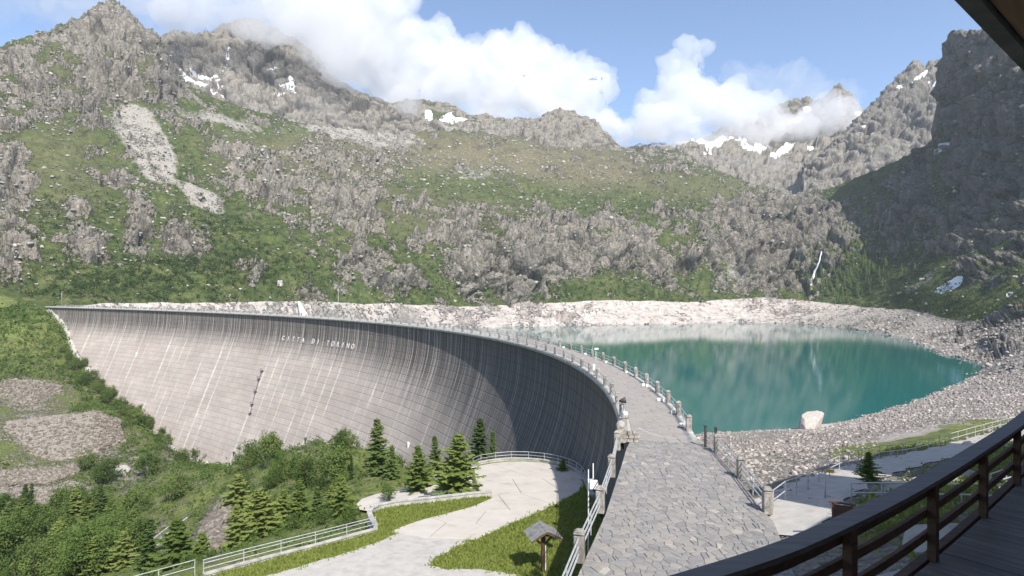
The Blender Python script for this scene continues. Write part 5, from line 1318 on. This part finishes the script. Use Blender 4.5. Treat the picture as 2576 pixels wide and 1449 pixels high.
stone_terrace('uppermost stone retaining wall on the slope left of the dam', [(-20, 958, 282), (60, 955, 290), (150, 972, 298)], [(-20, 1045, 250), (90, 1038, 258), (165, 1022, 275)], 51)
stone_terrace('tallest stone retaining wall, left edge of the picture', [(-20, 1066, 246), (120, 1048, 250), (235, 1036, 256), (300, 1062, 260)], [(-20, 1182, 213), (160, 1168, 220), (250, 1135, 230), (318, 1112, 242)], 53)
stone_terrace('narrow stone retaining wall below the tallest one', [(-20, 1188, 212), (110, 1182, 216), (215, 1160, 222)], [(-20, 1226, 200), (120, 1218, 204), (190, 1196, 212)], 55)
stone_terrace('lowest stone retaining wall, above the wood', [(-20, 1234, 198), (110, 1230, 200), (165, 1215, 204), (225, 1236, 196)], [(-20, 1325, 166), (110, 1322, 168), (235, 1300, 174)], 57)
stone_terrace('steep stony gully below the large larch', [(552, 1275, 112), (566, 1262, 112), (576, 1262, 112)], [(498, 1345, 92), (528, 1385, 82), (572, 1390, 82)], 59)
bpos = at(312, 1188, 214); boulder('boulder', 'rounded grey boulder among bushes on the slope left of the dam', (bpos[0], bpos[1], valley_at(bpos[0], bpos[1]) + .6), (2.6, 2.2, 2.6), 14, ST_GREY)
# tunnel portal in the lowest wall
tpz = at(237, 1262, 170); e = empty('tunnel_portal', (tpz[0], tpz[1], tpz[2] - 1.5)); tag(e, 'small arched tunnel mouth with pale surround in the lowest stone wall', 'tunnel')
mb = MB(); ring = [(-1.0, 0), (-1.0, 1.6)] + [(-1.0 * math.cos(a), 1.6 + math.sin(a)) for a in np.linspace(.3, math.pi - .3, 7)] + [(1.0, 1.6), (1.0, 0)]
for (a, b), (c, d) in zip(ring[:-1], ring[1:]): mb.bar((a * 1.15, -.1, b), (c * 1.15, -.1, d), .5, .42)
mb.build('surround', CONC, e); mb = MB(); k = len(ring); mb.add([(a, 0.05, b) for a, b in ring] + [(a, 2.2, b) for a, b in ring], [tuple(range(k, 2 * k))] + [(i, i + 1, k + i + 1, k + i) for i in range(k - 1)]); mb.build('passage', DARKM, e)
mb = MB(); mb.box((0, -.5, -.3), (2.6, 1.0, .7)); mb.build('sill', mat_simple('rusty_stone', [(.3, (.12, .05, .03)), (.7, (.22, .12, .08))], 3), e)
a = Vector(at(388, 1345, 112)); b = Vector(at(462, 1300, 128)); a.z = valley_at(a.x, a.y) - .5; b.z = valley_at(b.x, b.y) - .5; e = empty('concrete_channel', a); tag(e, 'straight concrete water channel on the grass left of the stony gully', 'channel')
sd = Vector((0, 0, 0)); tv = (b - a).normalized(); sv = Vector((tv.y, -tv.x, 0)).normalized()
for k, nm in ((-.7, 'side_wall'), (.7, 'side_wall')):
    mb = MB(); mb.bar(sv * k + Vector((0, 0, .8)), b - a + sv * k + Vector((0, 0, .8)), .35, 1.6); mb.build(nm, CONC, e)
mb = MB(); mb.bar(Vector((0, 0, .5)), b - a + Vector((0, 0, .5)), 1.1, 1.2); mb.build('channel_floor', MORTAR, e)

# ------------------------------------------------------------------ waterfalls, hut
def mat_fall():
    m, nt, out = new_mat('falling_water'); t = NT(nt); n = t.noise(t.vmath('MULTIPLY', t.pos(), (1.5, 1.5, .25)), 1.0, 4, .6)
    t.bsdf(out, t.ramp(n, [(.3, (.55, .60, .64)), (.6, (.86, .88, .9))]), .45, t.bump(n, .3, .8), .4); return m
FALL = mat_fall()
def surf(px, py):
    d2 = (sp_x - px) ** 2 + (sp_y - py) ** 2; k = np.argsort(d2.ravel())[:6]; k = min(k, key=lambda i: P2.reshape(-1, 3)[i][1]); return Vector(P2.reshape(-1, 3)[k])
def fall(label, pts):
    """pts: (px, py, half width in m)"""
    vs = []; fs = []; r = random.Random(4)
    ds = [surf(x, y).y for x, y, w in pts]; ds = smooth1(np.array(ds), 1) - 3.0
    for i, ((x, y, w), D) in enumerate(zip(pts, ds)):
        c = Vector(at(x, y, D))
        vs += [c + Vector((-w, .6, 0)), c + Vector((-w * .4, -.5 + r.uniform(-.3, .3), 0)), c + Vector((w * .4, -.5 + r.uniform(-.3, .3), 0)), c + Vector((w, .6, 0)), c + Vector((0, 2.5, 0))]
        if i:
            k = 5 * i
            for j in range(5): fs.append((k - 5 + j, k - 5 + (j + 1) % 5, k + (j + 1) % 5, k + j))
    mb = MB(); mb.add(vs, fs); o = mb.build('waterfall', FALL, smooth=True); tag(o, label, 'waterfall'); return o
fall('tall thin white waterfall on the dark rock right of the lake head', [(2067, 632, .6), (2066, 639, 1.0), (2064, 645, .7), (2063, 651, 1.1), (2062, 657, .8), (2058, 665, 1.3), (2056, 672, 1.0), (2051, 680, 1.7), (2049, 687, 1.5), (2047, 694, 2.0), (2044, 704, 1.5), (2042, 711, 1.1), (2040, 718, .6)])
fall('short white waterfall foaming down just behind the dam crest', [(751, 758, .8), (753, 766, 1.6), (756, 774, 2.4), (759, 783, 3.2), (762, 792, 4.2), (765, 803, 5.0), (767, 815, 5.0)])
hp = surf(706, 716); e = empty('hut', hp); tag(e, 'tiny pale hut on the green slope above the short waterfall', 'hut')
mb = MB(); mb.box((0, -1, 1.6), (3.6, 3, 4.0)); mb.build('wall', PLASTER, e)
mb = MB(); mb.add([(-2.1, -2.9, 3.5), (2.1, -2.9, 3.5), (2.1, -1, 4.7), (-2.1, -1, 4.7), (2.1, .9, 3.5), (-2.1, .9, 3.5)], [(0, 1, 2, 3), (3, 2, 4, 5)]); mb.build('roof', CONC, e)
mb = MB(); mb.box((-.6, -2.53, 1.0), (1.0, .08, 2.0)); mb.build('door', DARKM, e)

# ------------------------------------------------------------------ things on and beside the crest
def mast(label, base, h, r, boxes, name='lamp_mast', cat='mast'):
    e = empty(name, base); tag(e, label, cat); mb = MB(); mb.tube([(0, 0, -.3), (0, 0, h)], r, 8, r * .75); mb.build('pole', STEEL, e, smooth=True)
    for nm, c, s, m_ in boxes:
        mb = MB(); mb.box(c, s); me = mb.mesh(nm, m_); bevel_mesh(me, min(s) * .12); link(nm, me, e)
    return e
c = crest(76, .1); mast('steel mast with white cabinets on the valley edge of the crest', c, 3.4, .06, [('cabinet', (.25, 0, .5), (.42, .3, .9), WHITE), ('cabinet', (-.25, 0, 1.1), (.3, .25, .8), WHITE), ('camera_housing', (.05, -.1, 3.4), (.5, .22, .22), WHITE), ('antenna', (-.4, 0, 3.2), (.05, .05, 1.0), STEEL)])
c = crest(51, .25); e = mast('short post with a black loudspeaker beside the near end of the crest', c, 1.5, .05, [('cabinet', (.15, -.6, .6), (.4, .3, .3), WHITE)], 'speaker_post')
mb = MB(); mb.tube([(-.25, 0, 1.5), (.0, -.05, 1.55), (.28, -.12, 1.62)], .08, 10, .28); mb.build('horn', DARKM, e, smooth=True)
c = crest(D_of_px(821), -CW - .3); mast('tall thin pole on the crest near the short waterfall', c, 11.5, .09, [('lamp', (.5, 0, 11.4), (1.0, .3, .15), STEEL)])
c = crest(356, -2); mast('tall thin pole at the far left end of the crest', c, 9.0, .10, [('lamp', (.5, 0, 8.9), (1.0, .3, .15), STEEL)])
e = mast('thin steel pole with a white box left of the near railing', (4.55, 36.2, TZ(36.2)), 9.6, .05, [('box', (.3, -.05, 8.7), (.5, .3, .5), WHITE), ('bracket', (.12, 0, 9.0), (.35, .06, .06), STEEL), ('aerial', (.28, 0, 9.5), (.06, .06, .9), WHITE)], 'instrument_pole', 'pole')
for i, (D, o_) in enumerate([(48.6, 0), (53.5, 0), (58.6, .1), (59.2, -.35), (67.2, 0), (67.9, -.3), (78, 0), (88.5, 0), (99, 0), (110, 0)]):
    c = crest(D, -CW + .22 - o_); e = empty('floor_lamp', c, -.1); tag(e, 'small white lamp box on the paving at the foot of a lake-side pillar', 'lamp', 'white lamp boxes along the crest')
    mb = MB(); mb.box((0, 0, .19), (.34, .26, .30)); me = mb.mesh('housing', WHITE); bevel_mesh(me, .03); link('housing', me, e); mb = MB(); mb.box((-.18, 0, .2), (.02, .2, .2)); mb.build('lens', STEEL, e)
# gate: heavy stone posts left, dark steel posts right, a sagging chain between
e = empty('gate_post', (7.75, 43.3, 0)); tag(e, 'large round-topped stone gate post at the left start of the crest', 'post')
mb = MB(); mb.box((0, 0, .6), (.6, .6, 1.2)); me = mb.mesh('shaft', GRANITE); bevel_mesh(me, .05); link('shaft', me, e)
bm = bmesh.new(); bmesh.ops.create_uvsphere(bm, u_segments=12, v_segments=8, radius=.36); me = bpy.data.meshes.new('cap'); bm.to_mesh(me); bm.free(); me.materials.append(GRANITE); link('cap', me, e, (0, 0, 1.2))
e = empty('stone_wall', (8.35, 43.5, 0)); tag(e, 'short rubble wall joining the round-topped gate post to the crest railing', 'wall')
rw = random.Random(5)
for lv in range(3):
    for k in range(3):
        mb = MB(); mb.box((0, 0, 0), (.40 + rw.uniform(-.05, .05), .5, .24), 0, .94); me = mb.mesh('stone', GRANITE); bevel_mesh(me, .03); link('stone', me, e, (-.35 + k * .41 + (lv % 2) * .08, rw.uniform(-.03, .03), .13 + lv * .255), (0, 0, rw.uniform(-.06, .06)))
for x, y, h, lab in ((13.35, 42.0, 1.5, 'dark steel gate post on the lake side, farther one'), (13.9, 41.5, 1.5, 'dark steel gate post on the lake side, nearer one')):
    e = empty('gate_post', (x, y, 0)); tag(e, lab, 'post'); mb = MB(); mb.box((0, 0, .7), (.14, .14, h)); mb.build('shaft', DARKM, e); mb = MB(); mb.box((0, 0, h - .02), (.2, .2, .06)); mb.build('cap', DARKM, e)
mb = MB(); mb.tube([(9.0 + (13.3 - 9.0) * u, 43.3 - 1.3 * u, 1.05 - .55 * (1 - (2 * u - 1) ** 2)) for u in np.linspace(0, 1, 17)], .012, 6); o = mb.build('chain', STEEL); tag(o, 'white chain sagging across the start of the crest walkway', 'chain')
# roofed information post on the lawn
base = tp(1366, 1441); e = empty('information_post', base, .25); tag(e, 'wooden post with a small shingled roof on the lawn', 'sign')
mb = MB(); mb.box((0, 0, 1.45), (.26, .26, 3.1)); me = mb.mesh('post', WOOD); bevel_mesh(me, .02); link('post', me, e)
mb = MB(); mb.bar((.2, 0, 0.0), (.2, 0, 2.6), .05, .05); mb.build('pipe', WHITE, e)
for sgn in (-1, 1):
    mb = MB(); mb.bar((0, 0, 2.0), (sgn * .8, 0, 2.75), .10, .12); mb.build('brace', WOOD, e)
mb = MB(); mb.bar((-1.0, 0, 2.78), (1.0, 0, 2.78), .12, .14); mb.build('crossbeam', WOOD, e)
rf = empty('roof'); rf.parent = e
for sgn in (-1, 1):
    for row in range(4):
        for k in range(5):
            u = row / 4; xx = sgn * (.16 + .29 * row); zz = 3.36 - .155 * row
            mb = MB(); mb.box((0, 0, 0), (.38, .40 + rw.uniform(-.03, .03), .045)); me = mb.mesh('shingle', TILE)
            link('shingle', me, rf, (xx, -.82 + k * .41 + rw.uniform(-.02, .02), zz + .02 + rw.uniform(-.008, .008)), (0, sgn * .46, rw.uniform(-.05, .05)))
mb = MB(); mb.bar((0, -1.04, 3.45), (0, 1.04, 3.45), .22, .05); mb.build('ridge_board', TILE, rf)
for y in (-.95, .95):
    for sgn in (-1, 1): mb = MB(); mb.bar((0, y, 3.30), (sgn * 1.15, y, 2.75), .05, .12); mb.build('rafter', WOOD, rf)
# shaded track and railings to the right of the paving
tr_pts = [(1935, 1330, 27.6), (1985, 1290, 30.5), (2060, 1240, 35.6), (2130, 1205, 38.8), (2200, 1180, 42), (2300, 1158, 46), (2400, 1135, 51), (2500, 1108, 57), (2600, 1080, 64)]
C_ = smooth_line([at(*q) for q in tr_pts], 60); vs = []; fs = []
for i, p in enumerate(C_):
    t = (C_[min(i + 1, 59)] - C_[max(i - 1, 0)]).normalized(); sdv = Vector((t.y, -t.x, 0)).normalized()
    for k, o_ in enumerate((-2.0, -1.0, 0, 1.0, 2.0)):
        q = p + sdv * (o_ * (1 + .1 * math.sin(i * 1.7 + k))); vs.append((q.x, q.y, max(bank_at(q.x, q.y), p.z - .3) + .06))
    if i: b = 5 * i; fs += [(b - 5 + k, b - 4 + k, b + 1 + k, b + k) for k in range(4)]
me = bpy.data.meshes.new('gravel_path'); me.from_pydata(vs, [], fs); me.materials.append(GRAVEL); me.update()
if me.polygons[0].normal.z < 0: me.flip_normals()
me.polygons.foreach_set('use_smooth', np.ones(len(me.polygons), dtype=bool)); tag(link('gravel_path', me), kind='structure')
def drop(x, y): return Vector((x, y, bank_at(x, y)))
fr = smooth_line([at(*q) for q in [(1945, 1290, 30.6), (2010, 1250, 34.6), (2090, 1205, 39.6), (2160, 1172, 44.5), (2250, 1152, 49.5), (2350, 1135, 53.5), (2450, 1112, 59.5), (2590, 1066, 69)]], 40)
pipe_rail('pipe_railing', 'thin metal railing on the lake side of the shaded track', [drop(p.x, p.y) for p in along(fr, 2.3)], (.55, 1.05), 1.07, .03)
pipe_rail('pipe_railing', 'short pale pipe railing just beyond the balcony', [drop(*q) for q in [(17.4, 31.2), (18.6, 30.6), (19.7, 29.4), (21.0, 28.4), (22.4, 27.6)]], (.5, 1.0), 1.02, .035)
pipe_rail('pipe_railing', 'pale pipe railing on the grass seen between the balcony bars', [drop(*q) for q in [(24.0, 30.5), (26.0, 32.0), (28.2, 33.4), (30.5, 34.8), (33, 36.2)]], (.5, 1.0), 1.02, .035)
pb_ = drop(13.9, 25.6); e = empty('notice_board', pb_, -.5); tag(e, 'small dark framed notice board beside the path behind the balcony rail', 'sign')
for k in (-.35, .35): mb = MB(); mb.box((k, 0, .7), (.08, .08, 1.6)); mb.build('post', WOOD, e)
mb = MB(); mb.box((0, 0, 1.1), (.62, .05, .7)); mb.build('panel', WOOD, e); mb = MB(); mb.bar((-.5, 0, 1.55), (.5, 0, 1.55), .16, .06); mb.build('hood', WOOD, e)
pg = drop(17.0, 33.0); mast('small wooden signpost with a yellow arrow beside the track', pg, 1.6, .05, [('arrow', (.2, 0, 1.5), (.55, .04, .16), mat_simple('yellow_paint', [(.3, (.5, .30, .04)), (.7, (.6, .38, .06))], 3))], 'signpost', 'sign')
for x, y, s_, lab in ((20.5, 32.5, (1.6, 1.0, .7), 'flat pale rock on the shaded grass beside the track'), (26, 35.5, (1.3, 1.0, .8), 'rounded rock in the grass behind the balcony bars'), (13.4, 20, (1.8, 1.4, 1.0), 'dark rock outcrop right under the balcony'), (16.4, 23.0, (1.7, 1.3, 1.1), 'broken rock below the middle of the balcony')):
    q = drop(x, y); boulder('rock', lab, q, s_, int(x * 7), ST_GREY, x, 'rock')
k = 0
p = np.stack([r.uniform(9, 60, 16000), r.uniform(14, 60, 16000)], -1); vx = 1288 + FPX * p[:, 0] / p[:, 1]
bz = np.array([bank_at(a, b) for a, b in p]); vy = 724.5 - (bz - CAM_Z) / p[:, 1] * FPX
gm = blobs(vx, vy, [(2330, 1100, 210, 26, -8, .8), (2420, 1230, 260, 60, -20, 1.), (2250, 1320, 200, 90, 0, .6), (2040, 1235, 70, 12, -35, .8)]) * (np.min([np.hypot(p[:, 0] - c.x, p[:, 1] - c.y) for c in C_], axis=0) > 2.3)
ok = (r.random(len(p)) < gm) & (p[:, 0] > np.interp(p[:, 1], [8, 17, 23, 26, 29.2, 41.5, 60], [9.8, 10.1, 12.1, 13.9, 14.6, 14.9, 16.6])); pz = np.stack([p[:, 0], p[:, 1], bz], -1)[ok]
leaf_cloud('bank_grass', pz, r.uniform(.12, .34, len(pz)), 12, LF_GRASS, 41, .8, .4)

# ------------------------------------------------------------------ the air over the valley
m, nt, out = new_mat('haze'); v = nt.nodes.new('ShaderNodeVolumePrincipled')
v.inputs['Color'].default_value = (.86, .92, 1, 1); v.inputs['Density'].default_value = 0.9e-4; v.inputs['Anisotropy'].default_value = .2
nt.links.new(v.outputs[0], out.inputs['Volume'])
mb = MB(); mb.box((0, 655, 195), (3000, 1580, 600)); o = mb.build('haze', m); tag(o, kind='stuff')
